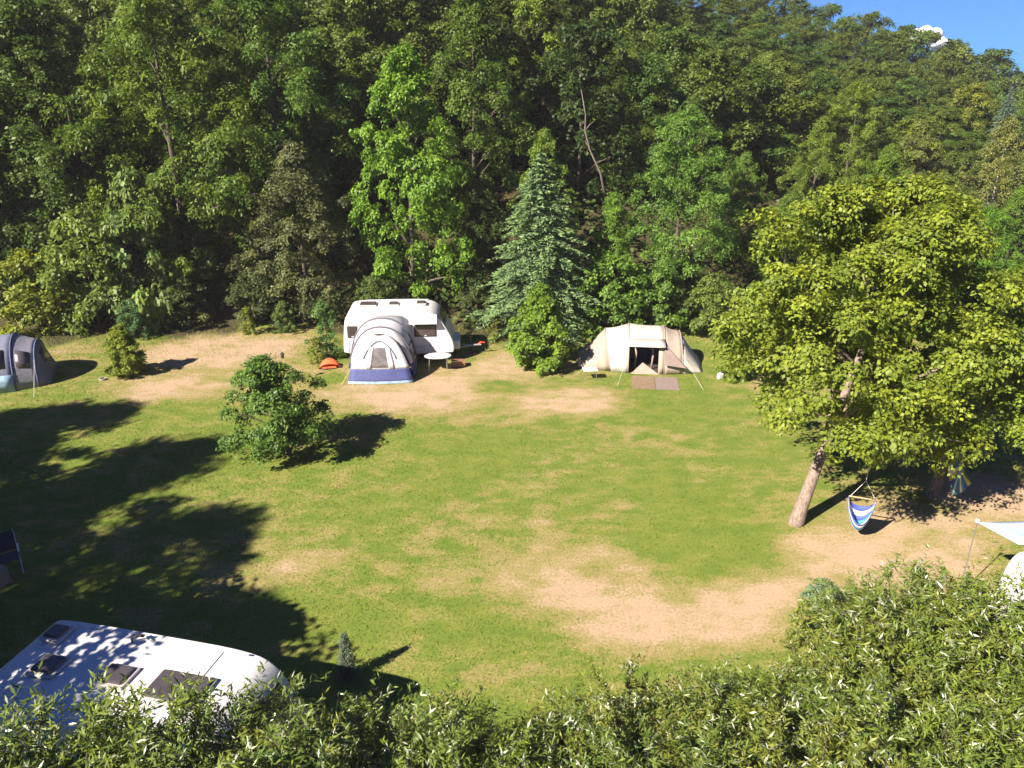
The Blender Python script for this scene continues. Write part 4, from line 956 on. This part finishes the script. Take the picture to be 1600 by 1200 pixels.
hanging_chair('blue and yellow striped hanging chair under the smaller fruit tree', (0, 0, 2.15, 1.0), (h2.x + .12, h2.y, 0), R_(68), .80, 1.35, .70, [3, 1, 2, 0, 1, 2, 2, 0, 2, 1, 3, 0])

# ------------------------------------------------------------------ folding chair and box in the shade at the left edge
cc_ = at_z(18, 893)
t = thing('folding_chair', 'folding camp chair in deep shade at the left edge', 'chair', (cc_.x, cc_.y, 0), R_(35))
m = MB(); m.box((0, 0, .44), (.50, .46, .02)); m.build('seat', 'chair_blue', t)
m = MB(); m.box((0, .27, .78), (.50, .02, .52), rot=Matrix.Rotation(-.2, 3, 'X')); m.build('backrest', 'chair_blue', t)
for s in (-1, 1):
    m = MB(); m.tube([(s * .26, -.26, .01), (s * .26, .22, .62), (s * .26, .34, 1.05)], .012, 6); m.build('leg', 'alu', t)
    m = MB(); m.tube([(s * .27, .28, .01), (s * .27, -.22, .64)], .012, 6); m.build('leg', 'alu', t)
    m = MB(); m.box((s * .28, -.02, .66), (.05, .46, .025)); m.build('armrest', 'white2', t, bevel=.008)
bb = at_z(2, 912)
t = thing('storage_box', 'brown board box in the shade at the left edge', 'box', (bb.x - .12, bb.y, 0), R_(-25))
m = MB(); m.box((0, 0, .22), (.6, .42, .44)); m.build('body', 'card', t, bevel=.01); m = MB(); m.box((0, 0, .455), (.62, .44, .03)); m.build('lid', 'card', t, bevel=.006)

# ------------------------------------------------------------------ cloud behind the ridge
rng = random.Random(8); bm = bmesh.new(); c0 = at_y(1456, 56, 900)
for i in range(70):
    a = -1 + 2 * i / 69; r = rng.uniform(3, 8) * (1 - .5 * a * a)
    bmesh.ops.create_icosphere(bm, subdivisions=2, radius=r, matrix=Matrix.Translation((a * 34, rng.uniform(-8, 8), 9 * (1 - abs(a + .3) ** 1.5) - 8 + rng.uniform(-3, 3) - 12 * max(a, 0))))
me = bpy.data.meshes.new('cloud'); bm.to_mesh(me); bm.free(); me.materials.append(M['cloud']); me.polygons.foreach_set('use_smooth', [True] * len(me.polygons))
o = link('cloud', me); o.location = c0
tag(o, 'small white cloud peeping over the wooded ridge', 'cloud', kind='structure')

# ------------------------------------------------------------------ thin haze volume added to lift the shadows
m_, t_, N_, L_, b_ = new_mat('shadow_lift_haze'); N_.remove(b_)
pv_ = N_.new('ShaderNodeVolumePrincipled'); pv_.inputs['Density'].default_value = 0.00032; pv_.inputs['Color'].default_value = (0.92, 0.88, 0.88, 1); pv_.inputs['Anisotropy'].default_value = 0.0
L_.new(pv_.outputs[0], N_['Material Output'].inputs['Volume']); M['added_haze'] = m_
mb = MB(); mb.box((0, 135, 35.5), (860, 590, 77)); tag(mb.build('added_haze', 'added_haze'), 'thin warm haze volume added to lift the dark tones', 'added_haze', kind='stuff')
